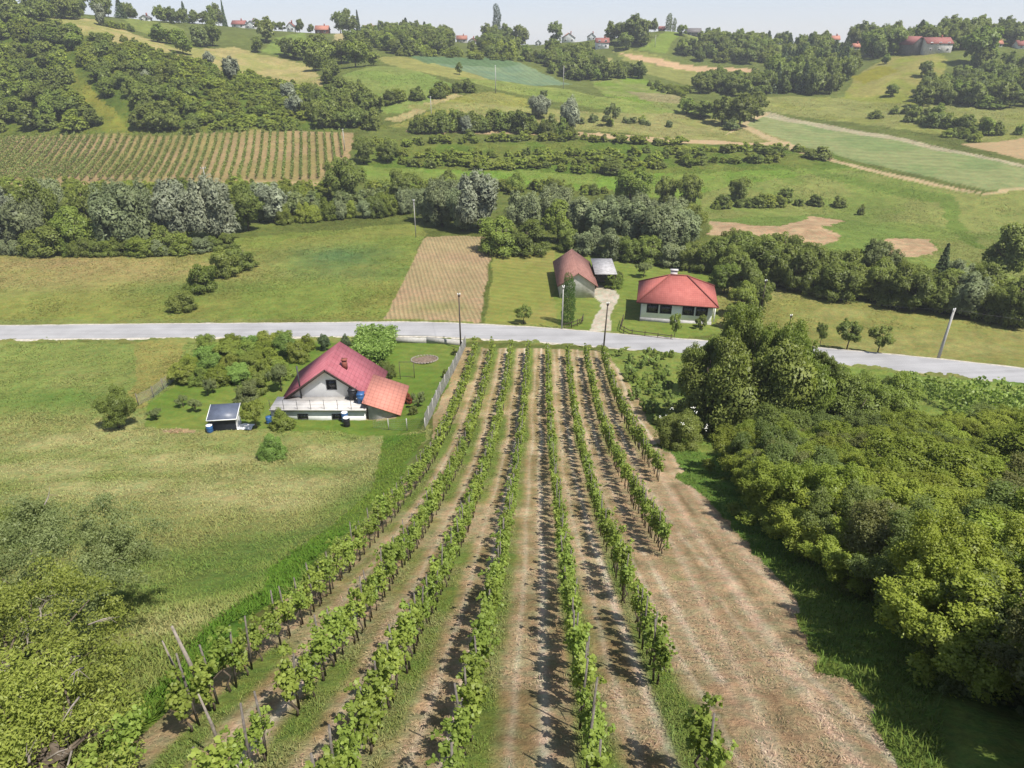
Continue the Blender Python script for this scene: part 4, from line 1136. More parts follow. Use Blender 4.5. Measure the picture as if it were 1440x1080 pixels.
# overgrown vines and weeds between the rows and the walnut group
zone([(862, 500), (945, 498), (950, 560), (935, 610), (905, 590), (880, 550)], 1.8, 'weed_clump', [('weed', 'weedlight', 5), ('weed', 'vine', 2), ('bush', 'broadlight', .3)], (.9, 1.6), (.6, 1.0), 'tall bright weeds beside the last vine row near the walnut group', 'weeds', 'weeds between vine row and walnuts', 'mid', 31)
zone([(1180, 622), (1300, 612), (1500, 618), (1500, 665), (1300, 655), (1180, 650)], 2.3, 'weed_clump', [('weed', 'thicket', 3), ('bush', 'thicket', 2)], (1.6, 2.8), (.9, 1.3), 'rank green growth on the abandoned vines above the thicket', 'weeds', 'growth on abandoned vines', 'mid', 32)

# ---- near left: leaning acacia with bare branches, and a grey dark tree
def big_acacia(name, x, y, h, w, mat, seed, label, n, L, nclump, dead=14):
    rng = np.random.default_rng(seed)
    r = empty(name, (x, y, hz(x, y) - .1), label, 'tree')
    c = []; rad = []
    for i in range(nclump):
        a = rng.random() * 6.28; rr_ = w * .5 * rng.random() ** .5
        c.append([rr_ * math.cos(a), rr_ * math.sin(a), h * (.3 + .55 * rng.random() * (1.1 - (rr_ / (w * .5)) ** 2 * .6))]); rad.append(rng.uniform(.40, .85))
    c = np.array(c)
    cb, rb = bumpy(rng, c, np.repeat(np.array(rad)[:, None], 3, 1), 6, (.3, .5), .85)
    g = G(); leaf_cloud(g, rng, cb, rb, n, L, L * .40, jit=.9, shell=(.4, 1.2), cull=.35, droop=.2, up=.6, tintc=.8)
    f = g.build('crown', MAT[mat], r)
    g = G()
    g.tube([[0, 0, -.1], [.1, .05, h * .25], [.05, .15, h * .5]], [.11, .09, .06], 8)
    for p in c[:26]:
        mid = p * [.5, .5, .7] + rng.normal(size=3) * .12
        g.tube([[.05, .05, h * .3], mid, p], [.05, .03, .012], 6, cap=False)
    g.build('trunk', MAT['bark'], r, True)
    for _ in range(dead):
        g = G()
        a = rng.random() * 6.28; s = rng.random() ** .5 * w * .42
        b = np.array([s * math.cos(a), s * math.sin(a), h * rng.uniform(.5, .85)])
        d = unit(1, rng)[0] * [1, 1, .35]; l = rng.uniform(.3, .8)
        g.tube([b, b + d * l * .5 + rng.normal(size=3) * .05, b + d * l], [.022, .015, .005], 5)
        for k in range(4):
            q = b + d * l * rng.uniform(.3, .9); e2 = d + rng.normal(size=3) * .6
            g.tube([q, q + e2 * rng.uniform(.1, .25)], [.008, .003], 4, cap=False)
        g.build('bare_branch', MAT['deadwood'], r, True)
    return r


pa = at(30, 1010)
big_acacia('acacia_tree', pa[0] - .3, pa[1] + .2, 2.6, 5.0, 'yellow', 41, 'yellow green acacia with bare grey branches nearest the camera', 30000, .082, 40, 26)
pb = at(120, 1075)
big_acacia('acacia_tree', pb[0], pb[1] - .6, 2.0, 3.2, 'yellow', 43, 'small yellow green acacia shrub beside the first vine row', 14000, .08, 26, 12)
pc = at(50, 900)
big_acacia('thorn_tree', pc[0], pc[1] + .4, 4.3, 6.6, 'greyleaf', 42, 'grey green thorn tree behind the yellow acacia in the near meadow', 70000, .085, 84, 8)

# ------------------------------------------------------------------ woods and hedges on the hills
LH = 'trees of the wood on the vineyard hill'
zone([(-160, 194), (150, 190), (80, 90), (110, 60), (40, 40), (-160, 22)], 6.8, 'wood_tree', [('broad', 'broad', 4), ('broad', 'broadlight', 1.6), ('bush', 'broad', 1.5), ('bush', 'scrub', 2)], (5.0, 8.5), (1.0, 1.4), 'dark green broadleaf tree in the wood above the far vineyard', 'tree', LH, 'far', 51)
zone([(205, 188), (300, 188), (285, 150), (215, 95), (150, 58), (95, 75), (120, 100), (160, 150)], 6.2, 'wood_tree', [('broad', 'broad', 3), ('bush', 'broad', 1.5), ('broad', 'broadlight', 1.6), ('bush', 'scrub', 2)], (4, 7.4), (1.0, 1.4), 'dark green tree in the belt climbing the vineyard hill', 'tree', LH, 'far', 52)
zone([(290, 188), (420, 184), (440, 150), (425, 125), (330, 100), (240, 80), (160, 52), (215, 95), (280, 150)], 3.8, 'scrub_bush', [('bush', 'scrub', 5), ('bush', 'broadlight', 1), ('bush', 'broad', .8), ('weed', 'scrub', 1)], (1.9, 3.6), (1.2, 1.7), 'yellow green scrub bush on the sunny slope above the far vineyard', 'bush', 'scrub on the sunny hill slope', 'tiny', 53)
zone([(420, 186), (545, 184), (510, 158), (430, 160)], 5.5, 'wood_tree', [('broad', 'broad', 3), ('bush', 'broad', 2), ('willow', 'silver', .4)], (5, 8), (.9, 1.1), 'dark tree at the foot of the hill where the scrub ends', 'tree', LH, 'far', 54)
for i, (px, py, h, w) in enumerate([(328, 112, 34, 30), (295, 92, 20, 22), (405, 138, 22, 26), (415, 160, 30, 30), (207, 118, 20, 18)]):
    T(px, py, h, w, 'scrub_bush', 'willow', 'silver', 'silver grey bush on the scrub slope, %s from the skyline' % ordn(i + 1), 'bush', 'silver bushes on the scrub slope', 'far')
line([(0, 30), (60, 22), (110, 18), (145, 22)], 14, 'ridge_tree', [('broad', 'broad', 4), ('conifer', 'conifer', .5)], (8, 13), (.8, 1.0), 'dark tree on the skyline at the top of the vineyard hill', 'tree', 'skyline trees of the vineyard hill', 'far', 55, 5)
line([(-40, 40), (60, 32), (120, 26)], 12, 'ridge_tree', [('broad', 'broad', 4)], (7, 10), (.9, 1.1), 'dark tree on the skyline at the top of the vineyard hill', 'tree', 'skyline trees of the vineyard hill', 'far', 56, 5)
T(143, 36, 32, 20, 'ridge_tree', 'willow', 'silver', 'silver tree at the end of the skyline wood', 'tree', lod='far')
line([(150, 24), (192, 26)], 7, 'ridge_tree', [('broad', 'broad', 3), ('conifer', 'conifer', 1)], (7, 11), (.75, 1), 'skyline tree on the small knoll near the white cottage', 'tree', 'trees on the knoll', 'far', 57, 4)
line([(150, 38), (185, 44)], 6, 'hill_bush', [('bush', 'scrub', 2), ('bush', 'broad', 1)], (3, 5), (.9, 1.2), 'bush along the upper edge of the tan meadow', 'bush', 'bushes on the tan meadow edge', 'far', 58, 2)
line([(213, 30), (285, 32)], 9, 'ridge_tree', [('broad', 'broad', 3)], (6, 9), (.8, 1.1), 'tree of the dark skyline hedge beside the white cottage', 'tree', 'hedge on the skyline', 'far', 59, 3)
T(261, 30, 26, 14, 'spruce_tree', 'conifer', 'conifer', 'dark pointed spruce on the skyline above the tan meadow', 'tree', lod='far')
T(241, 30, 18, 9, 'spruce_tree', 'conifer', 'conifer', 'small spruce on the skyline beside the big pointed one', 'tree', lod='far')
T(205, 54, 28, 30, 'hill_tree', 'broad', 'broad', 'round dark tree inside the upper tan meadow', 'tree', lod='far')
T(258, 76, 34, 32, 'hill_tree', 'broad', 'broadlight', 'light round tree at the scrub edge below the tan meadow', 'tree', lod='far')
T(282, 66, 30, 30, 'hill_tree', 'willow', 'greyleaf', 'grey tree standing above the hay meadow', 'tree', lod='far')
for i, (px, py, h, w) in enumerate([(225, 60, 26, 28), (240, 62, 22, 24), (300, 65, 34, 30), (318, 66, 48, 48), (340, 68, 30, 30), (352, 72, 34, 34), (362, 74, 22, 20), (310, 50, 30, 36), (375, 60, 34, 34), (392, 52, 30, 30), (298, 40, 24, 24), (330, 46, 24, 30)]):
    T(px, py, h, w, 'hill_tree', 'broad', 'broad' if i % 3 else 'broadlight', '%s tree of the wood between the hay meadow and the ridge houses' % ordn(i + 1), 'tree', 'wood above the hay meadow', 'far')
for i, (px, py, h, w, k) in enumerate([(296, 26, 26, 22, 'broad'), (306, 24, 30, 20, 'broad'), (314, 20, 32, 9, 'conifer'), (319, 20, 26, 8, 'conifer'), (334, 20, 22, 20, 'broad'), (344, 24, 22, 20, 'broad'), (363, 34, 22, 12, 'broad'), (372, 36, 12, 12, 'broad'), (385, 36, 14, 14, 'broad'), (396, 36, 14, 16, 'broad'), (420, 32, 18, 16, 'broad'), (432, 30, 26, 22, 'broad'), (436, 36, 12, 12, 'broad'), (455, 36, 20, 18, 'conifer'), (462, 34, 26, 20, 'broad'), (478, 36, 32, 26, 'broad'), (490, 36, 32, 30, 'broad'), (503, 32, 28, 10, 'conifer')]):
    T(px, py, h, w, 'ridge_tree', k, 'broad' if k == 'broad' else 'conifer', '%s skyline tree among the ridge houses counting along the ridge' % ordn(i + 1), 'tree', 'trees among the ridge houses', 'far')
for i, (px, py, h, w) in enumerate([(416, 66, 30, 24), (400, 78, 24, 26), (412, 82, 30, 34), (430, 84, 32, 36), (448, 76, 30, 34), (444, 100, 36, 32), (458, 92, 36, 36), (466, 112, 30, 30), (480, 90, 36, 40), (500, 95, 40, 44), (510, 80, 34, 34), (496, 70, 30, 30), (525, 92, 20, 24), (460, 118, 26, 20)]):
    T(px, py, h, w, 'hill_tree', 'broad', 'broad' if i % 3 else 'broadlight', '%s dark tree of the copse between hay meadow and green field' % ordn(i + 1), 'tree', 'copse by the green field', 'far')
GR = 'wooded bank below the poplar'
zone([(508, 62), (560, 40), (640, 56), (700, 66), (735, 72), (720, 82), (640, 78), (560, 78)], 8.0, 'ridge_tree', [('broad', 'broad', 4), ('broad', 'broadlight', 1), ('bush', 'scrub', 2)], (6, 10), (.9, 1.2), 'dark broadleaf tree on the wooded bank under the skyline poplar', 'tree', GR, 'far', 61)
line([(515, 36), (560, 42), (600, 46), (640, 52)], 13, 'ridge_tree', [('broad', 'broad', 4), ('conifer', 'conifer', .4)], (7, 11), (.8, 1.0), 'skyline tree between the ridge houses and the poplar', 'tree', 'skyline trees before the poplar', 'far', 62, 5)
line([(665, 60), (735, 66)], 9, 'ridge_tree', [('broad', 'broad', 4)], (11, 14), (.8, 1.0), 'tall dark tree of the copse at the poplar foot', 'tree', 'copse at the poplar foot', 'far', 63, 5)
T(699, 50, 50, 13, 'poplar_tree', 'column', 'conifer', 'single tall dark poplar column on the skyline', 'tree', lod='mid')
for i, (px, py, h, w, k) in enumerate([(768, 64, 36, 32, 'broad'), (780, 62, 30, 24, 'broad'), (815, 52, 24, 20, 'broad'), (842, 66, 20, 20, 'broad'), (820, 72, 30, 26, 'broad'), (810, 70, 22, 22, 'broad'), (840, 58, 18, 8, 'conifer'), (790, 70, 26, 24, 'broad'), (833, 76, 24, 22, 'broad')]):
    T(px, py, h, w, 'ridge_tree', k, 'broad' if k == 'broad' else 'conifer', '%s garden tree among the houses in the saddle' % ordn(i + 1), 'tree', 'trees among the saddle houses', 'far')
for i, (px, py, h, w) in enumerate([(860, 62, 30, 28), (875, 62, 32, 30), (890, 62, 40, 36), (902, 64, 36, 30), (880, 70, 26, 26), (910, 46, 18, 16), (920, 44, 18, 12), (860, 84, 22, 30), (849, 84, 18, 20)]):
    T(px, py, h, w, 'ridge_tree', 'broad', 'broad', '%s tree of the round wood beside the steep green slope' % ordn(i + 1), 'tree', 'round wood by the green slope', 'far')
T(940, 42, 22, 10, 'ridge_tree', 'column', 'greyleaf', 'dry narrow tree at the top of the green slope', 'tree', lod='far')
T(948, 41, 17, 6, 'ridge_tree', 'column', 'greyleaf', 'thinner narrow tree at the top of the green slope', 'tree', lod='far')
GB = 'trees around the blue green crop'
zone([(736, 84), (760, 70), (830, 84), (850, 100), (905, 104), (900, 112), (820, 116), (775, 104)], 6.0, 'hill_tree', [('broad', 'broad', 4), ('broad', 'broadlight', 1.2), ('bush', 'broad', 2)], (5, 9), (.9, 1.2), 'tree of the wood bordering the blue green crop', 'tree', GB, 'far', 64)
zone([(560, 70), (700, 78), (735, 84), (730, 88), (640, 82), (560, 80)], 5.0, 'hill_bush', [('bush', 'scrub', 4), ('bush', 'broad', 1)], (2.5, 4.5), (1.0, 1.5), 'scrub bush along the top of the blue green crop', 'bush', 'scrub above the crop', 'tiny', 65)
T(646, 105, 17, 12, 'hill_tree', 'broad', 'broad', 'lone small round tree inside the blue green crop', 'tree', lod='far')
line([(496, 128), (530, 150), (575, 142), (605, 138), (660, 128)], 20, 'hill_bush', [('bush', 'broad', 3), ('bush', 'scrub', 2)], (3.5, 6), (.9, 1.2), 'dark bush in the hedge below the green field', 'bush', 'hedge below the green field', 'far', 66, 2)
zone([(490, 132), (540, 165), (500, 182), (440, 165), (440, 140)], 6, 'hill_tree', [('broad', 'broad', 4), ('broad', 'broadlight', 1)], (6, 8), (.9, 1.1), 'dark tree between the green field and the scrub slope', 'tree', 'trees between field and scrub', 'far', 67)
T(655, 188, 26, 20, 'hill_tree', 'willow', 'silver', 'small silver bush in the long dark hedge', 'bush', lod='far')
T(757, 165, 34, 36, 'willow_tree', 'willow', 'silver', 'silver willow in the upper hedge, nearer to the utility poles', 'tree', lod='mid')
T(802, 186, 52, 38, 'willow_tree', 'willow', 'silver', 'tall silver willow at the end of the long hedge by the dirt road', 'tree', lod='mid')
T(858, 178, 32, 28, 'hill_tree', 'open', 'greyleaf', 'round grey green tree beside the dirt road', 'tree', lod='far')
T(764, 142, 16, 18, 'hill_tree', 'open', 'greyleaf', 'thin tree on the rise above silver willow', 'tree', lod='far')
line([(572, 186), (640, 184), (700, 182), (800, 188)], 26, 'hill_bush', [('bush', 'broad', 3), ('bush', 'broadlight', 1)], (5, 8.5), (.8, 1.1), 'dark bush of the long hedge above the dirt road', 'bush', 'long hedge above the dirt road', 'far', 68, 1.5)
line([(820, 172), (935, 175)], 12, 'hill_bush', [('bush', 'greyleaf', 2), ('bush', 'scrub', 1)], (2.0, 3.2), (.9, 1.3), 'low grey green bush beyond the dirt road bend', 'bush', 'low bushes at the road bend', 'tiny', 69, 3)
GTe = 'bushes on the meadow terraces'
for k, (pl, n) in enumerate([([(520, 205), (620, 200), (760, 196), (900, 202), (960, 204)], 34), ([(540, 216), (700, 218), (850, 222), (960, 215), (1120, 212)], 44), ([(560, 232), (680, 236), (800, 240), (880, 240), (960, 232), (1100, 226)], 40), ([(600, 226), (800, 230), (1000, 222)], 30)]):
    line(pl, n, 'terrace_bush', [('bush', 'scrub', 4), ('bush', 'broad', 1.2), ('weed', 'scrub', 2)], (1.8, 3.4), (1.1, 1.7), 'bush in the %s hedge line of the meadow terraces below dirt road' % ordn(k + 1), 'bush', GTe, 'tiny', 70 + k, 1.6)
T(860, 244, 22, 36, 'terrace_bush', 'bush', 'broad', 'big round bush on the lowest terrace edge', 'bush', lod='far')
T(1150, 222, 20, 44, 'terrace_bush', 'bush', 'broad', 'wide dark bush at the track corner by the wheat', 'bush', lod='far')
T(1085, 218, 16, 40, 'terrace_bush', 'bush', 'broad', 'flat dark bush near the track corner by the wheat', 'bush', lod='far')
zone([(515, 262), (660, 258), (850, 268), (850, 276), (520, 275)], 3.6, 'valley_bush', [('bush', 'scrub', 3), ('weed', 'scrub', 2), ('bush', 'broad', 1)], (2, 3.6), (1, 1.4), 'rank bush behind the brook willows', 'bush', 'bushes behind the willows', 'far', 75)
zone([(-60, 262), (470, 262), (470, 285), (-60, 290)], 4.0, 'brook_bush', [('bush', 'scrub', 3), ('bush', 'thicket', 2), ('weed', 'scrub', 1)], (2, 3.8), (1, 1.5), 'green bush between the far vineyard and the silver willows', 'bush', 'bushes below the far vineyard', 'far', 76)
# right hand slopes
GX = 'dark wood on the far slope with spruces'
zone([(1075, 134), (1190, 134), (1195, 110), (1235, 88), (1200, 70), (1120, 76), (1085, 100)], 6.5, 'slope_tree', [('broad', 'broad', 4), ('conifer', 'conifer', 2.2), ('broad', 'broadlight', .7)], (9, 14), (.6, .9), 'dark tree of the mixed wood beside the hill meadow', 'tree', GX, 'far', 81)
zone([(980, 132), (1070, 140), (1080, 122), (1000, 116), (975, 120)], 5.5, 'slope_tree', [('broad', 'broad', 4), ('bush', 'broad', 2)], (6, 9), (.9, 1.1), 'dark tree in the copse below the wide dirt road', 'tree', 'copse below the dirt road', 'far', 82)
for i, (px, py, h, w) in enumerate([(1040, 178, 46, 52), (1015, 176, 40, 40), (1060, 170, 40, 40), (985, 165, 26, 44), (965, 160, 22, 30)]):
    T(px, py, h, w, 'slope_tree', 'broad', 'broad' if i != 4 else 'broadlight', '%s dark round tree at the upper end of the wheat field track' % ordn(i + 1), 'tree', 'trees at the wheat track', 'far')
T(1028, 182, 18, 26, 'slope_bush', 'bush', 'greyleaf', 'pale round bush under the trees at the wheat track', 'bush', lod='far')
zone([(945, 82), (1080, 92), (1090, 64), (1010, 58), (960, 60)], 7.0, 'slope_tree', [('broad', 'broad', 4), ('broad', 'broadlight', 1), ('bush', 'scrub', 2)], (6, 9), (.9, 1.2), 'tree of the wooded slope above the wide dirt road', 'tree', 'wooded slope above the dirt road', 'far', 83)
line([(950, 52), (1000, 52), (1060, 52), (1120, 54), (1180, 56)], 30, 'ridge_tree', [('broad', 'broad', 4), ('conifer', 'conifer', .4)], (5, 8), (.9, 1.2), 'tree of the low skyline wood beside the cabin', 'tree', 'low skyline wood', 'far', 84, 7)
T(995, 44, 16, 14, 'ridge_tree', 'broad', 'conifer', 'dark round tree right beside the skyline cabin', 'tree', lod='far')
zone([(1180, 62), (1280, 62), (1440, 58), (1500, 58), (1500, 66), (1340, 72), (1275, 72), (1235, 84), (1200, 72)], 7.5, 'wood_tree', [('broad', 'broad', 4), ('broad', 'broadlight', .8), ('conifer', 'conifer', .4)], (9, 14), (.75, 1.0), 'dark broadleaf tree of the ridge wood behind the farmhouse', 'tree', 'ridge wood behind the farmhouse', 'far', 85)
zone([(1385, 104), (1500, 110), (1500, 80), (1410, 78), (1370, 90)], 7.0, 'slope_tree', [('broad', 'broad', 4), ('broad', 'broadlight', 1)], (8, 12), (.85, 1.0), 'broadleaf tree of the wood beside the farmhouse', 'tree', 'wood beside the farmhouse', 'far', 86)
zone([(1285, 150), (1300, 130), (1350, 112), (1500, 118), (1500, 150), (1420, 155)], 6.5, 'slope_tree', [('broad', 'broad', 4), ('broad', 'broadlight', 1), ('willow', 'greyleaf', .6)], (7, 10), (.85, 1.1), 'dark tree of the lower wood under the farmhouse meadow', 'tree', 'lower wood under the farmhouse', 'far', 87)
for i, (px, py, h, w, k, m, lab) in enumerate([(1308, 84, 30, 34, 'broad', 'broad', 'dark tree standing before the farmhouse front'), (1375, 94, 60, 52, 'broad', 'broadlight', 'tall light crowned chestnut beside the farmhouse'), (1390, 98, 48, 40, 'broad', 'yellow', 'yellow green chestnut below the tall one'), (1252, 136, 20, 20, 'broad', 'broadlight', 'lone bright tree on the lower farm meadow'), (1300, 108, 24, 24, 'broad', 'broad', 'lone tree in the middle of the farm meadow'), (1245, 90, 14, 14, 'broad', 'broadlight', 'small tree on the upper farm meadow'), (1231, 166, 14, 24, 'bush', 'broad', 'round bush on the lower grass strip'), (1317, 162, 18, 22, 'bush', 'broadlight', 'light bush under the lower wood'), (1390, 152, 22, 40, 'bush', 'broadlight', 'pale wide bush at the lower wood edge')]):
    T(px, py, h, w, 'farm_tree', k, m, lab, 'tree' if k == 'broad' else 'bush', None, 'far')
line([(1258, 160), (1302, 162)], 6, 'slope_bush', [('bush', 'broad', 1)], (2.5, 4), (1, 1.3), 'bush of the short row on the grass strip', 'bush', 'short bush row on the grass strip', 'far', 88, 1.0)
line([(1280, 172), (1340, 182), (1400, 190), (1432, 190)], 14, 'slope_bush', [('bush', 'broad', 3), ('bush', 'broadlight', 1)], (3.5, 6.5), (.9, 1.2), 'bush in the hedge above the beige field', 'bush', 'hedge above the beige field', 'far', 89, 1.5)
zone([(1325, 192), (1370, 200), (1385, 188), (1340, 182)], 4, 'slope_bush', [('bush', 'broad', 2), ('bush', 'scrub', 1)], (2.5, 4), (1, 1.3), 'bush in the hedge above the beige field', 'bush', 'hedge above the beige field', 'far', 90)
zone([(975, 55), (1010, 60), (1060, 65), (1060, 75), (960, 72)], 9, 'hill_bush', [('bush', 'broad', 1), ('bush', 'scrub', 1)], (3, 5), (1, 1.4), 'bush scattered over the slope below the cabin', 'bush', 'bushes below the cabin', 'tiny', 91)
zone([(900, 112), (940, 125), (975, 128), (960, 138), (915, 128)], 4.5, 'hill_bush', [('bush', 'thicket', 3), ('bush', 'broad', 1)], (2, 4), (1, 1.4), 'bright bush beside the light green plot', 'bush', 'bushes beside the green plot', 'far', 92)

# ------------------------------------------------------------------ the near vineyard
def vine_mesh(seed, n, L, simple=False):
    rng = np.random.default_rng(seed)
    c = []; r = []
    for i in range(9):
        c.append([rng.normal() * .06, rng.uniform(-.42, .42), rng.uniform(.72, 1.5)]); r.append(rng.uniform(.12, .21))
    for i in range(3):      # shoots
        y = rng.uniform(-.35, .35)
        for q in range(3): c.append([rng.normal() * .12, y + rng.normal() * .08, 1.5 + q * .13]); r.append(.09)
    g = G(); leaf_cloud(g, rng, np.array(c), np.array(r), n, L, L * .9, outw=.55, jit=.7, up=.45, shell=(.3, 1.2), cull=.3, low=-.8, tintc=.7, vine=not simple)
    return g


def vine_trunk(seed):
    rng = np.random.default_rng(seed); g = G()
    a = [np.array([0, 0, -.05])]
    for z in (.25, .5, .75): a.append(np.array([rng.normal() * .03, rng.normal() * .05, z]))
    g.tube(a, [.035, .028, .024, .018], 6)
    for sg in (-1, 1): g.tube([a[-1], a[-1] + [0, sg * .2, .08], a[-1] + [0, sg * .4, .12]], [.016, .012, .007], 5, cap=False)
    return g


VM = [vine_mesh(100 + i, 500, .088).mesh('foliage', [MAT['vine']]) for i in range(7)]
VT = [vine_trunk(200 + i).mesh('trunk', MAT['bark'], True) for i in range(4)]
SM = []
for i in range(4):
    rng = np.random.default_rng(300 + i); g = G()
    h = [1.7, 1.9, 1.6, 1.8][i]
    g.tube([[0, 0, -.2], [rng.normal() * .01, 0, h * .5], [rng.normal() * .02, rng.normal() * .02, h]], [.027, .025, .018], 7)
    SM.append(g.mesh('vineyard_stake', MAT['stake'], True))
rv = random.Random(12)
cand = []
for k in range(8):
    y0 = [6.6, 6.2, 5.8, 5.4, 5.4, 10.6, 21.0, 33.6][k]; y1 = 73.0 - k * .35
    y = y0; j = 0
    while y < y1:
        j += 1
        if rv.random() > .03:
            cand.append((y, k, j))
        y += .77 + rv.uniform(-.06, .06)
for j, y in enumerate((6.6, 7.3)): cand.append((y, 5, 60 + j))
cand.sort()
near_v, rest = cand[:300], cand[300:]
cnt = {}
for y, k, j in near_v:
    cnt[k] = cnt.get(k, 0) + 1
    x = row_x(k, y) + rv.uniform(-.05, .05); z = hz(x, y)
    lab = '%s grapevine up the hill in the %s vine row counting from the meadow side' % (ordn(cnt[k]), ordn(k + 1))
    r = empty('grapevine', (x, y, z), lab, 'grapevine', 'grapevines of the sloping vineyard')
    r.rotation_euler = (0, 0, rv.uniform(-.15, .15) + (math.pi if rv.random() < .5 else 0)); s = rv.uniform(.72, .98); r.scale = (s * rv.uniform(.85, 1.15), s, s * rv.uniform(.9, 1.08))
    f = link(bpy.data.objects.new('foliage', VM[rv.randrange(7)]), r)
    t = link(bpy.data.objects.new('trunk', VT[rv.randrange(4)]), r)
    if rv.random() < .75:
        st = link(bpy.data.objects.new('vineyard_stake', SM[rv.randrange(4)]))
        st.location = (x + rv.uniform(-.06, .06), y + rv.uniform(.12, .3), z - .05); st.rotation_euler = (rv.gauss(0, .035), rv.gauss(0, .035), rv.uniform(0, 6))
        tag(st, 'grey wooden stake beside the %s grapevine of the %s row counting from the meadow' % (ordn(cnt[k]), ordn(k + 1)), 'stake', 'stakes of the sloping vineyard')
g = G(); gs = G()
far_var = [vine_mesh(150 + i, 150, .17, True) for i in range(6)]
for y, k, j in rest:
    x = row_x(k, y) + rv.uniform(-.05, .05); z = hz(x, y)
    v = far_var[rv.randrange(6)]; V = np.concatenate(v.V); s = rv.uniform(.85, 1.15)
    if rv.random() < .5: V = V * [-1, -1, 1]
    g.add(V * s + [x, y, z], np.concatenate(v.F), 0, np.clip(np.concatenate(v.T) + rv.uniform(-.12, .12), 0, 1))
    q = np.array([x, y + .2, z]); gs.tube([q, q + [rv.gauss(0, .05), rv.gauss(0, .05), rv.uniform(1.6, 1.95)]], [.035, .028], 5)
    gs.tube([[x, y, z], [x, y, z + .75]], [.03, .02], 5)
tag(g.build('grapevines', MAT['vine']), 'continuous green vine foliage at the road end of the vineyard', 'grapevines', None, 'stuff')
tag(gs.build('vineyard_stakes', MAT['stake']), 'grey stakes and stems at the road end of the vineyard', 'stakes', None, 'stuff')
# the leaning end post of the first row
p = at(296, 1000); g = G()
g.tube([[0, 0, -.3], [-.12, .02, 1.2], [-.30, .05, 2.35]], [.045, .042, .024], 8)
o = g.build('end_post', MAT['deadwood'], None, True); o.location = p; tag(o, 'thick pale grey end post leaning at the first vine row', 'post')
for i, (px, py) in enumerate([(262, 985), (318, 1076)]):
    p = at(px, py); g = G(); g.tube([[0, 0, -.2], [-.06, .03, 1.0], [-.14, .04, 1.75]], [.03, .028, .014], 7)
    o = g.build('vineyard_stake', MAT['deadwood'], None, True); o.location = p; tag(o, 'bleached bare stake standing alone, %s from the leaning end post' % ordn(i + 1), 'stake', 'stakes of the sloping vineyard')

# ------------------------------------------------------------------ the far vineyard: one object per row
PV = poly_world([(-80, 199), (0, 196), (240, 192), (492, 189), (470, 253), (240, 255), (-80, 255)])
dv = np.array([-.245, 1.0]); dv /= np.linalg.norm(dv); pv = np.array([dv[1], -dv[0]])
lo, hi = (PV @ pv).min(), (PV @ pv).max(); a0, a1 = (PV @ dv).min(), (PV @ dv).max()
nrow = 0; off = hi - .8
rngf = np.random.default_rng(77)
while off > lo:
    t = np.arange(a0, a1, .35); Q = pv * off + dv * t[:, None]
    k = inside(PV, Q[:, 0], Q[:, 1]); t = t[k]
    if len(t) > 20:
        nrow += 1
        n = int(len(t) * 10); tt = rngf.choice(t, n) + rngf.uniform(-.2, .2, n); lat = rngf.normal(size=n) * .17
        P = pv * off + dv * tt[:, None] + pv * lat[:, None]
        z = HT(P[:, 0], P[:, 1]) + rngf.uniform(.45, 1.75, n)
        P = np.c_[P, z]
        nr = unit(n, rngf) + np.array([0, 0, .4]); tq = np.cross(nr, unit(n, rngf)); tq /= np.linalg.norm(tq, axis=1)[:, None]; bq = np.cross(nr / np.linalg.norm(nr, axis=1)[:, None], tq)
        V = np.stack([P - tq * .19, P + bq * .15, P + tq * .19, P - bq * .15], 1)
        g = G(); g.add(V.reshape(-1, 3), np.arange(n * 4).reshape(n, 4), 0, np.repeat(rngf.random(n), 4))
        o = g.build('vine_row', [MAT['farvine'], MAT['stake']])
        tag(o, '%s row of the distant hillside vineyard counting from the dark corner tree' % ordn(nrow), 'vine row', 'rows of the distant vineyard')
    off -= 2.25

# overgrown vine rows by the road, behind the thicket
for i in range(7):
    px = 1266 + i * 33
    p = at(px, 538 + i * 3.4)
    n = 750; y = p[1] - rngf.random(n) * 16; x = p[0] + (y - p[1]) * .045 + rngf.normal(size=n) * .15
    bump = .55 + .4 * vnoise(y * .8 + i * 7, np.full(n, i * 3.3))
    z = HT(x, y) + rngf.uniform(.15, 2.1, n) * bump; P = np.c_[x, y, z]
    nr = unit(n, rngf) + np.array([0, 0, .4]); nr /= np.linalg.norm(nr, axis=1)[:, None]; tq = np.cross(nr, unit(n, rngf)); tq /= np.linalg.norm(tq, axis=1)[:, None]; bq = np.cross(nr, tq)
    V = np.stack([P - tq * .16, P + bq * .12, P + tq * .16, P - bq * .12], 1)
    g = G(); g.add(V.reshape(-1, 3), np.arange(n * 4).reshape(n, 4), 0, np.repeat(rngf.random(n), 4))
    tag(g.build('vine_row', [MAT['weedlight'], MAT['stake']]), '%s overgrown vine row at the road above the thicket counting from walnut group' % ordn(i + 1), 'vine row', 'overgrown vine rows by the road')

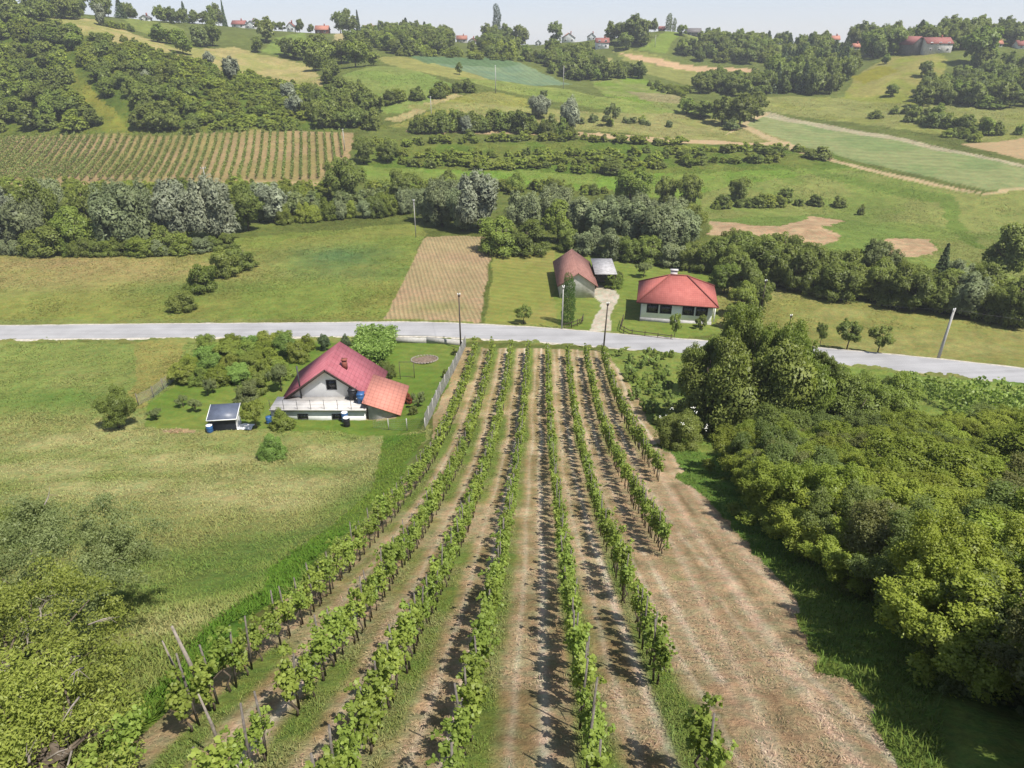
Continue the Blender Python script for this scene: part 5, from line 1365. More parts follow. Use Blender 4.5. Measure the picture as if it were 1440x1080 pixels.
# ------------------------------------------------------------------ building helpers
M_white = plain('white_plaster', (.74, .74, .75), .85, .2, .06, 1.5)
M_cream = plain('cream_plaster', (.76, .78, .70), .85, .2, .05, 1.2)
M_grey = plain('grey_render', (.36, .35, .34), .9, .1, .14, 2.0, .2)
M_old = plain('weathered_render', (.56, .54, .51), .9, .1, .16, 1.6, .2)
M_slab = plain('terrace_slab', (.44, .42, .40), .85, .2, .12, 1.2)
M_darkwood = plain('dark_stained_wood', (.045, .03, .025), .7, .2, .2, 6)
M_glass = plain('dark_glass', (.012, .014, .016), .12, .6, .1, 2)
M_frame = plain('window_frame', (.70, .70, .68), .6, .3, .05, 4)
M_dframe = plain('dark_metal', (.03, .03, .032), .5, .4, .1, 5)
M_red = tiled('red_metal_tiles', (.27, .080, .098), (.34, .118, .138), .9, .36, .5, .42)
M_orange = tiled('orange_sheet_tiles', (.40, .165, .125), (.46, .20, .155), .62, .42, .6, .5)
M_hip = tiled('red_clay_tiles', (.29, .088, .075), (.36, .120, .100), .24, .34, .5, .6)
M_oldtile = tiled('old_brown_tiles', (.19, .095, .078), (.28, .145, .120), .28, .36, .6, .8)
M_sheet = plain('grey_corrugated_sheet', (.30, .29, .29), .6, .3, .2, 2.2)
M_shedroof = plain('slate_blue_sheet', (.085, .10, .14), .45, .4, .12, 2)
M_shedwall = plain('dark_blue_boards', (.018, .022, .032), .7, .3, .15, 5)
M_blue = plain('blue_plastic', (.025, .085, .22), .45, .4, .08, 5)
M_blackp = plain('black_plastic', (.012, .012, .016), .5, .4, .1, 5)
M_brick = plain('red_brick', (.22, .075, .055), .85, .2, .2, 9)
M_wire = plain('galvanised_wire', (.27, .27, .26), .5, .4, .05, 3)
M_white2 = plain('white_plastic', (.72, .72, .72), .5, .3, .04, 4)


def roof(name, slabs, t, mat, parent):
    g = G(); uv = []
    for P in slabs:
        P = np.asarray(P, float); g.slab(P, t)
        e = P[1] - P[0]; e /= np.linalg.norm(e); nn_ = np.cross(e, P[2] - P[0]); s = np.cross(nn_ / np.linalg.norm(nn_), e)
        if s[2] < 0: s = -s
        Q = np.concatenate([P, P]) - P[0]
        uv.append(np.c_[Q @ e, Q @ s, np.zeros(len(Q))])
    o = g.build(name, mat, parent)
    a = o.data.attributes.new('roofuv', 'FLOAT_VECTOR', 'POINT'); a.data.foreach_set('vector', np.concatenate(uv).ravel())
    return o


def window(parent, c, w, h, fm=None, bars=2, side='front', name='window', th=.05):
    """c: centre on the wall face; front = facing -Y, right = facing +X"""
    rz = 0 if side == 'front' else math.pi / 2
    def tr(x, y, z):
        return (c[0] + x * math.cos(rz) - y * math.sin(rz), c[1] + x * math.sin(rz) + y * math.cos(rz), c[2] + z)
    g = G(); b = .07
    for sx in (-1, 1): g.box(tr(sx * (w / 2 - b / 2), -.015, 0), (b, th + .03, h), rz)
    for sz in (-1, 1): g.box(tr(0, -.012, sz * (h / 2 - b / 2)), (w - 2 * b, th + .024, b), rz)
    for i in range(1, bars): g.box(tr(-w / 2 + w * i / bars, -.01, 0), (.045, th + .02, h - 2 * b), rz)
    f = g.build(name, fm or M_frame, parent)
    G().box(tr(0, -.006, 0), (w - 2 * b + .01, th - .01, h - 2 * b + .01), rz).build('pane', M_glass, f)
    return f


# ---- white house with the red roof --------------------------------------------------
HX, HZ0 = -17.2, hz(-17.2, 56.0)
R = empty('white_house', (HX, 60.0, HZ0), 'white gabled house with red metal tile roof and orange annex', 'house')
wl, wr, yf, yb = -4.05, 4.05, -2.5, 3.0           # main block, local
g = G()
zt = 4.15; ze = 1.30
prof_ = [(wl, -.6), (wr, -.6), (wr, ze), (0, zt), (wl, ze)]
Vf = [(x, yf, z) for x, z in prof_]; Vb = [(x, yb, z) for x, z in prof_]
g.add(Vf + Vb, [[0, 1, 2, 3, 4]]); n0 = g.n - 10
g.F.append(np.array([[9, 8, 7, 6, 5]]) + n0); g.M.append(np.array([0]))
g.F.append(np.array([(0, 5, 6, 1), (1, 6, 7, 2), (4, 9, 5, 0)]) + n0); g.M.append(np.zeros(3, int))
g.build('wall', M_white, R)
g = G(); g.box((-.6, -3.62, .25), (8.6, 2.2, 1.7)); g.build('basement_wall', M_white, R)
G().box((-.50, -3.72, 1.19), (8.8, 2.5, .16)).build('terrace', M_slab, R)
ro = roof('roof', [[(-4.55, yf - .45, 1.02), (-4.55, yb + .5, 1.02), (0, yb + .5, 4.36), (0, yf - .45, 4.36)],
                   [(4.55, yb + .5, 1.02), (4.55, yf - .45, 1.02), (0, yf - .45, 4.36), (0, yb + .5, 4.36)]], .12, M_red, R)
G().box((1.3, -.6, 3.75), (.42, .42, 1.0)).box((1.3, -.6, 4.28), (.54, .54, .08)).build('chimney', M_brick, ro)
g = G()
for sx in (-1, 1):
    a = np.array([sx * 4.55, yf - .47, .88]); b = np.array([0, yf - .47, 4.22])
    d = b - a; L_ = np.linalg.norm(d)
    g.box((a + b) / 2, (L_, .05, .22), 0, 0, 0, -math.atan2(d[2], d[0]) if sx < 0 else math.atan2(d[2], -d[0]) + math.pi)
g.build('barge_board', M_darkwood, R)
window(R, (.35, yf, 2.55), .95, 1.0, M_dframe, 2)
for x in (-2.0, 1.15): window(R, (x, -4.72, .42), .95, .55, M_dframe, 3, name='basement_window')
g = G(); g.tube([(-2.55, yf - .25, 1.2), (-2.55, yf - .25, 4.6)], .075, 10); g.build('flue_pipe', M_dframe, R)
g = G()
for x in np.linspace(-4.8, 3.8, 8): g.tube([(x, -4.9, 1.2), (x, -4.9, 2.25)], .022, 6)
for z in (1.72, 2.22): g.tube([(-4.8, -4.9, z), (3.8, -4.9, z)], .012, 5)
g.build('railing', M_dframe, R)
# annex
aw = [(4.02, -4.65), (6.75, -4.65), (6.75, .7), (4.02, .7)]
g = G(); V = [(x, y, -.7) for x, y in aw] + [(4.02, -4.65, 1.75), (6.75, -4.65, .72), (6.75, .7, .72), (4.02, .7, 1.75)]
g.add(V, [(0, 1, 5, 4), (1, 2, 6, 5), (2, 3, 7, 6), (3, 0, 4, 7)]); g.build('annex_wall', M_grey, R)
roof('annex_roof', [[(7.05, .95, .68), (7.05, -4.95, .68), (3.6, -4.95, 1.98), (3.6, .95, 1.98)]], .09, M_orange, R)
# things around the house
def lathe(prof, seg=16):
    g = G(); a = np.arange(seg) * 2 * math.pi / seg
    V = np.concatenate([np.c_[r * np.cos(a), r * np.sin(a), np.full(seg, z)] for r, z in prof])
    F = [(i * seg + k, i * seg + (k + 1) % seg, (i + 1) * seg + (k + 1) % seg, (i + 1) * seg + k) for i in range(len(prof) - 1) for k in range(seg)]
    g.add(V, F); g.F.append(np.array([[(len(prof) - 1) * seg + k for k in range(seg)]])); g.M.append(np.array([0]))
    return g


def barrel(px, py, mat, label, h=.95, r=.33, lid=None, world=None):
    p = at(px, py) if world is None else np.array(world)
    e = empty('barrel', p, label, 'barrel')
    lathe([(r * .93, 0), (r, .06), (r, h * .3), (r * 1.04, h * .33), (r, h * .36), (r, h * .63), (r * 1.04, h * .66), (r, h * .69), (r, h * .95), (r * .92, h)]).build('body', mat, e, False)
    o = lathe([(r * .9, h), (r * .97, h + .01), (r * .97, h + .05), (r * .3, h + .07)]).build('lid', lid or mat, e)
    return e


barrel(0, 0, M_blue, 'blue barrel with pale lid against the basement wall', 0.95, .30, M_white2, (HX + 1.95, 54.85, hz(HX + 1.95, 54.85)))
barrel(488, 599, M_blackp, 'dark barrel with white lid on the grass before the house', .85, .30, M_white2)
barrel(379, 596, M_blue, 'blue barrel half hidden behind yellow shrubs', .7, .26)
barrel(296, 608, M_blue, 'pale blue barrel at the corner of the dark shed', .7, .28, M_white2)
tz = HZ0 + 1.27
def bin_(x, y, z, mat, label, s=1.0):
    e = empty('wheelie_bin', (x, y, z), label, 'bin'); g = G()
    V = [(-.25, -.26, .06), (.25, -.26, .06), (.25, .24, .06), (-.25, .24, .06), (-.31, -.34, 1.0), (.31, -.34, 1.0), (.31, .36, 1.0), (-.31, .36, 1.0)]
    g.add(np.array(V) * s, [(0, 3, 2, 1), (0, 1, 5, 4), (1, 2, 6, 5), (2, 3, 7, 6), (3, 0, 4, 7), (4, 5, 6, 7)]); g.build('body', mat, e)
    G().box((0, .02, 1.04 * s), (.68 * s, .78 * s, .07), rx=.05).build('lid', mat, e)
    g = G(); g.tube([(-.2, .3 * s, .1), (.2, .3 * s, .1)], .1 * s, 10); g.build('wheel', M_blackp, e)
bin_(HX + 2.35, 57.0, tz, M_blackp, 'black bin against the gable wall on the terrace', 1.05)
bin_(HX + 3.25, 56.3, tz, M_blue, 'blue bin next to the black one on the terrace', .95)
# small shed
p = at(314, 606)
S = empty('garden_shed', (p[0], p[1] + .8, p[2]), 'small dark shed with slate blue lean-to roof and white edge', 'shed', None, .12); S.scale = (.84, .72, .80)
g = G(); V = [(-1.3, -1.1, -.2), (1.3, -1.1, -.2), (1.3, 1.1, -.2), (-1.3, 1.1, -.2), (-1.3, -1.1, 1.55), (1.3, -1.1, 1.55), (1.3, 1.1, 2.15), (-1.3, 1.1, 2.15)]
g.add(V, [(0, 1, 5, 4), (2, 3, 7, 6), (3, 0, 4, 7)]); g.build('board_wall', M_shedwall, S)
G().add([V[1], V[2], V[6], V[5]], [(0, 1, 2, 3)]).build('side_wall', M_white2, S)
roof('roof', [[(-1.5, -1.35, 1.54), (1.5, -1.35, 1.54), (1.5, 1.3, 2.26), (-1.5, 1.3, 2.26)]], .05, M_shedroof, S)
g = G(); g.box((0, -1.37, 1.50), (3.04, .05, .12)); g.box((1.52, -.02, 1.86), (.05, 2.76, .11), 0, 0, math.atan2(.72, 2.65)); g.box((-1.52, -.02, 1.86), (.05, 2.76, .11), 0, 0, math.atan2(.72, 2.65)); g.build('edge_trim', M_white2, S)
p = at(345, 602); g = G(); rg = np.random.default_rng(3)
gx, gy = np.meshgrid(np.linspace(-.7, .7, 9), np.linspace(-.5, .5, 7)); gz = .38 * np.exp(-(gx ** 2 * 2 + gy ** 2 * 4)) + rg.random(gx.shape) * .08
ix = np.arange(63).reshape(7, 9); V = np.stack([gx, gy, gz], -1).reshape(-1, 3)
g.add(V, np.stack([ix[:-1, :-1], ix[:-1, 1:], ix[1:, 1:], ix[1:, :-1]], -1).reshape(-1, 4)); o = g.build('tarpaulin', M_white2, None, True); o.location = p
tag(o, 'white tarpaulin heaped beside the dark shed', 'tarpaulin')

# flower bed ring, swing frame, roadside parapet, fences
p = at(597, 506); e = empty('flower_bed', p, 'round stone edged flower bed in the lawn', 'flower bed'); g = G()
for k in range(26):
    a = k / 26 * 6.283; x, y = 1.5 * math.cos(a), 1.3 * math.sin(a); g.box((x, y, hz(p[0] + x, p[1] + y) - p[2] + .06), (.26, .13, .14), a + 1.57 + rv.uniform(-.1, .1))
g.build('stone_edge', MAT['deadwood'], e)
g = G(); ax = np.arange(20) / 20 * 6.283
V = [(1.4 * math.cos(a), 1.2 * math.sin(a), hz(p[0] + 1.4 * math.cos(a), p[1] + 1.2 * math.sin(a)) - p[2] + .05) for a in ax] + [(0, 0, .14)]
g.add(V, [(i, (i + 1) % 20, 20) for i in range(20)]); g.build('soil', plain('bed_soil', (.16, .12, .09), .95, .05, .3, 5), e)
p = at(573, 533); g = G()
for sx in (-.75, .75): g.tube([(sx, 0, -.1), (sx, 0, 2.0)], .035, 6)
g.tube([(-.75, 0, 1.98), (.75, 0, 1.98)], .035, 6); g.tube([(-.75, 0, .3), (.75, 0, .3)], .02, 5)
o = g.build('swing_frame', MAT['polewood']); o.location = p; tag(o, 'thin square garden frame standing on the lawn', 'frame')


def fence(pts, h, name, label, post_step=2.2, mesh=True, pm=None, wm=None, rails=0, wire=.009, step=.11):
    W = np.array([at(*q) for q in pts]); t = np.r_[0, np.cumsum(np.linalg.norm(np.diff(W[:, :2], axis=0), axis=1))]
    P = lambda s: (lambda x, y: np.array([x, y, hz(x, y)]))(float(np.interp(s, t, W[:, 0])), float(np.interp(s, t, W[:, 1])))
    e = empty(name, W[0], label, 'fence'); o = W[0]
    for s in np.arange(0, t[-1] + .01, post_step):
        q = P(s) - o; g = G(); g.tube([q + [0, 0, -.2], q + [0, 0, h + .08]], .045, 6); g.build('post', pm or MAT['concrete'], e)
    g = G(); n = max(int(t[-1] / .5), 2); Q = np.array([P(s) - o for s in np.linspace(0, t[-1], n)])
    if mesh:
        for z in np.arange(.08, h, step): g.tube(Q + [0, 0, z], wire, 3, cap=False)
        for s in np.arange(0, t[-1], step): q = P(s) - o; g.tube([q, q + [0, 0, h]], wire, 3, cap=False)
        g.build('wire_mesh', wm or M_wire, e)
    for z in np.linspace(.35, h - .1, rails) if rails else []:
        g2 = G(); g2.tube(Q + [0, 0, z], .05, 4); g2.build('rail', wm or M_darkwood, e)
    return e


fence([(655, 487), (640, 520), (618, 560), (598, 603)], 1.45, 'wire_fence', 'grey wire mesh fence between lawn and vineyard', 2.4)
fence([(598, 605), (560, 605), (525, 602)], 1.1, 'wire_fence', 'faint wire fence closing the lawn below the annex', 2.4, wire=.006, step=.2)
fence([(195, 570), (215, 560), (240, 540), (246, 533)], 1.2, 'wire_fence', 'old wire fence between meadow and orchard', 2.0, wire=.010, step=.14, pm=MAT['stake'])
fence([(876, 452), (872, 466), (885, 473), (915, 477), (946, 481)], .9, 'rail_fence', 'brown picket fence of the hip roofed house along the road', 1.6, False, M_darkwood, M_darkwood, 2)
fence([(793, 464), (806, 461), (818, 456), (820, 450)], .9, 'rail_fence', 'short brown fence beside the thuja column', 1.2, False, M_darkwood, M_darkwood, 2)
pts = [at(x, y) for x, y in [(556, 482), (600, 482), (650, 485)]]; g = G()
e = empty('parapet_wall', pts[0], 'low grey parapet along the road behind the garden', 'wall')
for a, b in zip(pts[:-1], pts[1:]):
    d = b - a; c = (a + b) / 2 - pts[0]; g.box(c + [0, 0, .25], (np.linalg.norm(d), .25, .8), math.atan2(d[1], d[0]))
g.build('wall', MAT['concrete'], e)
G().box((0, 0, .66), (.1, .1, .1)).tube([p_ - pts[0] + [0, 0, .95] for p_ in pts], .035, 6).build('rail', M_wire, e)

# tall crop block behind the house
PC = poly_world([(500, 508), (504, 476), (556, 474), (552, 500), (545, 514)])
n = 9000; x = rngf.uniform(PC[:, 0].min(), PC[:, 0].max(), n); y = rngf.uniform(PC[:, 1].min(), PC[:, 1].max(), n); k = inside(PC, x + rngf.normal(size=n) * .3, y + rngf.normal(size=n) * .3); x, y = x[k], y[k]; n = len(x)
top = 1.5 + .5 * vnoise(x * 1.3, y * 1.3)
P = np.c_[x, y, HT(x, y) + top * rngf.random(n) ** .5]; tq = unit(n, rngf) * [1, 1, .6] + [0, 0, .25]; tq /= np.linalg.norm(tq, axis=1)[:, None]; bq = np.cross(tq, unit(n, rngf)); bq /= np.linalg.norm(bq, axis=1)[:, None]
V = np.stack([P - tq * .22, P + bq * .07, P + tq * .22 - [0, 0, .04], P - bq * .07], 1)
g = G(); g.add(V.reshape(-1, 3), np.arange(n * 4).reshape(n, 4), 0, np.repeat(rngf.random(n), 4))
tag(g.build('garden_crop', MAT['crop']), 'block of tall bright green crop between red roof and road', 'crop', None, 'stuff')

# ---- hip roofed house -----------------------------------------------------------------
p0 = onZ(900, 451, .9); p1 = onZ(999, 458, .9)
yaw = math.atan2(p1[1] - p0[1], p1[0] - p0[0]); W_ = float(np.linalg.norm(p1 - p0)); D_ = 7.2
hz0 = min(hz(*p0[:2]), hz(*p1[:2]))
R = empty('bungalow', (p0[0], p0[1], hz0), 'cream bungalow with red hipped tile roof beyond the road', 'house', None, yaw)
G().box((W_ / 2, D_ / 2, 1.3), (W_, D_, 3.4)).build('wall', M_cream, R)
G().box((W_ / 2, D_ / 2, .1), (W_ + .12, D_ + .12, .75)).build('plinth', M_grey, R)
o_ = .65; ez = 2.78; rz_ = 5.35
A, B, C_, D4 = (-o_, -o_, ez), (W_ + o_, -o_, ez), (W_ + o_, D_ + o_, ez), (-o_, D_ + o_, ez); r1, r2 = (W_ / 2 - 1.1, D_ / 2, rz_), (W_ / 2 + 1.1, D_ / 2, rz_)
ro = roof('roof', [[A, B, r2, r1], [B, C_, r2], [C_, D4, r1, r2], [D4, A, r1]], .14, M_hip, R)
G().box((W_ / 2 - .6, D_ / 2 + 1.2, 4.9), (.9, .5, 1.5)).box((W_ / 2 - .6, D_ / 2 + 1.2, 5.7), (1.05, .62, .12)).build('chimney', M_slab, ro)
g = G()
for a, b in ((r1, A), (r2, B), (r1, r2), (r1, D4), (r2, C_)): g.tube([np.array(a) + [0, 0, .05], np.array(b) + [0, 0, .05]], .09, 6)
g.build('ridge_tile', M_hip, ro)
G().box((W_ / 2, D_ / 2, ez - .14), (W_ + 1.2, D_ + 1.2, .06)).build('soffit', M_darkwood, R)
for x in (1.5, 3.25, 6.2, 7.95): window(R, (x * W_ / 9.3, 0, 1.85), 1.5, 1.25, M_dframe, 4)
g = G()
for y in (1.2, 3.2): g.box((W_ + .45, y, 1.2), (.14, .14, 3.0))
g.build('porch_post', M_white2, R); G().box((W_ + .02, 2.2, 1.1), (.06, .95, 2.05)).build('door', M_darkwood, R)

# ---- barn with carport ----------------------------------------------------------------
pb0 = onZ(787, 419, .6); pb1 = onZ(836, 420, .6)
bw = pb1[0] - pb0[0]; bz = hz(pb0[0], pb0[1])
R = empty('barn', (pb0[0], pb0[1], bz), 'plastered barn with old brown tiled gable roof by the gravel drive', 'barn')
bl = 11.5; zt = 3.75; ze = 2.0
pr_ = [(0, -.5), (bw, -.5), (bw, ze), (bw / 2, zt), (0, ze)]
g = G(); g.add([(x, 0, z) for x, z in pr_] + [(x, bl, z) for x, z in pr_], [[0, 1, 2, 3, 4]])
g.F.append(np.array([[9, 8, 7, 6, 5]])); g.M.append(np.array([0])); g.F.append(np.array([(0, 5, 6, 1), (1, 6, 7, 2), (4, 9, 5, 0)])); g.M.append(np.zeros(3, int))
g.build('wall', M_old, R)
sl_ = (zt - ze) / (bw / 2); ov = .45
roof('roof', [[(-ov, -.35, ze - ov * sl_ + .14), (-ov, bl + .3, ze - ov * sl_ + .14), (bw / 2, bl + .3, zt + .14), (bw / 2, -.35, zt + .14)],
              [(bw + ov, bl + .3, ze - ov * sl_ + .14), (bw + ov, -.35, ze - ov * sl_ + .14), (bw / 2, -.35, zt + .14), (bw / 2, bl + .3, zt + .14)]], .12, M_oldtile, R)
window(R, (0, 3, 1.2), .8, .7, M_dframe, 2, 'right')
e = empty('carport', (pb0[0] + bw + .6, pb0[1] + 4.2, bz), 'grey sheet roofed carport leaning on the barn', 'carport')
roof('roof', [[(-.2, -.4, 2.35), (3.1, -.4, 2.35), (3.1, 6.2, 2.75), (-.2, 6.2, 2.75)]], .08, M_sheet, e)
for x in (.05, 2.9):
    for y in (0, 5.8): g = G(); g.box((x, y, 1.15), (.14, .14, 2.35)); g.build('post', M_darkwood, e)
G().box((1.45, 6.0, 1.15), (2.8, .08, 2.3)).build('back_wall', M_darkwood, e)
e = empty('wood_pile', (pb0[0] + bw + 1.9, pb0[1] + 7.6, bz), 'stack of split logs in the shade under the carport', 'firewood'); g = G()
for r_ in range(5):
    for q in range(7): g.tube([(-.75 + q * .24 + (r_ % 2) * .1, -.5, .12 + r_ * .2), (-.75 + q * .24 + (r_ % 2) * .1, .5, .12 + r_ * .2)], .11, 6)
g.build('log', MAT['deadwood'], e)

# ---- houses on the ridges -------------------------------------------------------------
M_fr = tiled('ridge_red_tiles', (.21, .085, .075), (.27, .115, .10), .5, .5, .3)
M_fo = tiled('ridge_orange_tiles', (.33, .145, .105), (.38, .18, .13), .5, .5, .3)
M_fb = tiled('ridge_brown_tiles', (.24, .11, .08), (.32, .15, .11), .5, .5, .3)
M_fg = tiled('ridge_grey_tiles', (.11, .10, .10), (.16, .15, .145), .5, .5, .3)
M_barnwood = plain('grey_boards', (.15, .14, .13), .9, .1, .25, 2)


def ridge_house(px, pyb, wpx, hpx, rm, wm, label, ridge='x', cat='house', storeys=1, chim=True, roof_share=.5, depth_=None, name='ridge_house', rz=0.0):
    p = at(px, pyb); Zd = depth(p); w = wpx * Zd / FPX; h = hpx * Zd / FPX; d = depth_ or w * .8
    e = empty(name, p, label, cat, 'houses on the ridges', rz)
    hr = h * roof_share; hw = h - hr; ov = .35
    if ridge == 'x':
        V = [(-w / 2, y, z) for y, z in ((0, -3), (d, -3), (d, hw), (d / 2, h), (0, hw))] + [(w / 2, y, z) for y, z in ((0, -3), (d, -3), (d, hw), (d / 2, h), (0, hw))]
        sl2 = hr / (d / 2)
        sb = [[(-w / 2 - ov, -ov, hw - ov * sl2 + .1), (w / 2 + ov, -ov, hw - ov * sl2 + .1), (w / 2 + ov, d / 2, h + .1), (-w / 2 - ov, d / 2, h + .1)],
              [(w / 2 + ov, d + ov, hw - ov * sl2 + .1), (-w / 2 - ov, d + ov, hw - ov * sl2 + .1), (-w / 2 - ov, d / 2, h + .1), (w / 2 + ov, d / 2, h + .1)]]
    else:
        V = [(x, 0, z) for x, z in ((-w / 2, -3), (w / 2, -3), (w / 2, hw), (0, h), (-w / 2, hw))] + [(x, d, z) for x, z in ((-w / 2, -3), (w / 2, -3), (w / 2, hw), (0, h), (-w / 2, hw))]
        sl2 = hr / (w / 2)
        sb = [[(-w / 2 - ov, -ov, hw - ov * sl2 + .1), (-w / 2 - ov, d + ov, hw - ov * sl2 + .1), (0, d + ov, h + .1), (0, -ov, h + .1)],
              [(w / 2 + ov, d + ov, hw - ov * sl2 + .1), (w / 2 + ov, -ov, hw - ov * sl2 + .1), (0, -ov, h + .1), (0, d + ov, h + .1)]]
    g = G(); g.add(V, [[0, 1, 2, 3, 4]]); g.F.append(np.array([[9, 8, 7, 6, 5]])); g.M.append(np.array([0]))
    g.F.append(np.array([(0, 5, 6, 1), (1, 6, 7, 2), (4, 9, 5, 0)])); g.M.append(np.zeros(3, int)); g.build('wall', wm, e)
    ro = roof('roof', sb, .14, rm, e)
    if chim: G().box((w * .18, d * .5, h + .2), (.6, .6, 1.6)).build('chimney', M_brick, ro)
    for s in range(storeys):
        nw = max(2, int(w / 3.2)) if ridge == 'x' else 2
        for i in range(nw):
            x = -w / 2 + w * (i + .5) / nw
            window(e, (x, 0, min(hw * .5, 1.6) + s * 2.5), 1.1, 1.2, M_frame, 2)
    return e


ridge_house(333, 25, 18, 9, M_fr, M_white, 'white house with crimson roof among trees on the skyline', 'x')
ridge_house(353, 40, 15, 10, M_fg, M_white, 'white gabled cottage with dark roof below the crimson one', 'y')
ridge_house(408, 38, 10, 12, M_fr, M_white, 'narrow white house with red roof at the end of the green slope', 'y', roof_share=.4)
ridge_house(450, 26, 18, 10, M_fo, M_fb, 'house with bright orange roof standing high on the skyline', 'x')
ridge_house(203, 29, 13, 7, M_fg, M_white, 'small white cottage on the bare skyline of the tan meadow', 'y')
ridge_house(518, 31, 17, 10, M_fr, M_white, 'house with red roof half hidden before the wooded bank', 'x')
ridge_house(649, 54, 14, 9, M_fb, M_old, 'brown roofed house nearest to the poplar', 'x')
ridge_house(664, 54, 10, 7, M_fo, M_old, 'small orange roofed house at the poplar copse', 'y')
ridge_house(800, 52, 18, 12, M_fb, M_white, 'brown gabled house on the saddle beside dark trees', 'y')
ridge_house(832, 56, 11, 9, M_fg, M_white, 'white gabled house behind the low red roofed one', 'y')
ridge_house(847, 69, 18, 14, M_fr, M_white, 'two storey white house with long red roof in the saddle', 'x', storeys=2, roof_share=.4)
ridge_house(757, 64, 8, 7, M_fg, M_white, 'small white shed under the dark saddle trees', 'y', chim=False)
ridge_house(977, 42, 20, 10, M_fg, M_barnwood, 'dark timber cabin alone on the skyline', 'x', 'cabin', chim=False)
ridge_house(931, 42, 8, 6, M_fr, M_brick, 'tiny red hut at the top of the green slope', 'x', 'hut', chim=False)
ridge_house(1176, 54, 11, 9, M_fo, M_white, 'orange roof showing out of the low skyline wood', 'x')
ridge_house(1204, 70, 9, 8, M_fo, M_white, 'small orange roofed house inside the dark wood', 'x')
ridge_house(1319, 75, 36, 20, M_fr, M_old, 'long farmhouse with red tiled roof above the farm meadow', 'x', 'farmhouse', 2, roof_share=.36, depth_=8)
ridge_house(1290, 77, 20, 23, M_fr, M_barnwood, 'grey boarded barn with red roof at the end of the farmhouse', 'y', 'barn', 0, False, .42, 12)
ridge_house(1404, 66, 10, 9, M_fo, M_white, 'orange roofed house peeping out behind the chestnut', 'x')
ridge_house(1440, 69, 18, 11, M_fr, M_white, 'white house with pink red roof at the frame edge', 'x', storeys=1, roof_share=.55)

# ------------------------------------------------------------------ poles and lines
PT = {}
def pole(px, py, hpx, mat, label, r=.12, arms=0, lean=(0, 0), key=None):
    p = at(px, py); Zd = depth(p); el = math.atan2(CAMZ - p[2], p[1]); h = hpx * Zd / FPX / max(math.cos(el), .3)
    e = empty('utility_pole', p, label, 'pole')
    tip = np.array([lean[0] * h, lean[1] * h, h])
    g = G(); g.tube([(0, 0, -.5), tip * .5, tip], [r, r * .85, r * .68], 8); g.build('shaft', mat, e, True)
    g = G(); g.box(tip - [0, 0, .35], (1.3, .09, .1), .3) if arms else g.box(tip - [0, 0, .15], (.2, .2, .18), .3)
    g.build('crossarm' if arms else 'cap', M_darkwood if mat is not MAT['concrete'] else MAT['concrete'], e)
    g = G()
    for x in ((-.55, 0, .55) if arms else (-.12, .12)): g.tube([tip + [x * math.cos(.3), x * math.sin(.3), -.3 if arms else -.1], tip + [x * math.cos(.3), x * math.sin(.3), -.05 if arms else .15]], .05, 6)
    g.build('insulator', M_white2, e)
    if key: PT[key] = p + tip
    return e


pole(648, 490, 73, MAT['polewood'], 'dark wooden pole at the fence corner by the road', .10, key='a')
pole(848, 496, 67, MAT['polewood'], 'dark wooden pole at the road end of the last vine rows', .10, lean=(.03, 0), key='b')
pole(790, 465, 60, MAT['concrete'], 'pale slim pole beside the thuja column', .10, key='c')
pole(1318, 508, 70, MAT['concrete'], 'thick grey concrete pole leaning by the road near the mown field', .17, 0, (.02, 0), key='d')
pole(1069, 442, 46, MAT['polewood'], 'thin wooden pole between bungalow and mown field', .10, key='e')
pole(1057, 380, 36, MAT['concrete'], 'grey pole standing in the wild hedge', .11, key='f')
pole(1108, 468, 24, MAT['polewood'], 'short wooden post on the mown field behind the walnuts', .08)
pole(585, 334, 50, MAT['concrete'], 'thin pale pole at the corner of the ploughed field', .09, key='g')
pole(291, 264, 28, MAT['concrete'], 'pale pole with crossarm under the distant vineyard', .13, 1)
pole(485, 212, 28, MAT['concrete'], 'pale pole at the corner of the distant vineyard', .13)
pole(607, 170, 31, MAT['concrete'], 'pale pole beside the yellow green field', .13)
pole(697, 131, 35, MAT['concrete'], 'tall pale pole before the blue green crop', .15)
pole(792, 125, 29, MAT['concrete'], 'pale pole at the wood end of the blue green crop', .15)
pole(921, 66, 14, MAT['concrete'], 'pale pole on the steep green slope', .14)
pole(943, 42, 14, MAT['concrete'], 'pale pole beside the dry trees on the skyline', .14)


def cable(a, b, sag, label):
    t = np.linspace(0, 1, 24)[:, None]; P = a * (1 - t) + b * t; P[:, 2] -= (4 * t * (1 - t))[:, 0] * sag
    g = G(); g.tube(P, .013, 4, cap=False); tag(g.build('power_cable', M_dframe), label, 'cable')


cable(PT['d'], PT['e'], .9, 'thin dark cable from concrete pole to the bungalow pole')
cable(PT['d'], PT['d'] + np.array([38., -5, -1.5]), .9, 'thin dark cable leaving the concrete pole out of the frame')
cable(PT['a'], PT['g'], 1.0, 'thin dark cable from fence corner pole to the ploughed field pole')

# ------------------------------------------------------------------ grass and litter near the camera
def nearest_cov(x, y):
    j = np.clip(np.searchsorted(_y, y), 0, NY - 1); u = x / np.maximum(y + 3.0, 8)
    i = np.clip(np.searchsorted(_u, u), 0, NX - 1)
    return cov[j, i], cls[j, i]


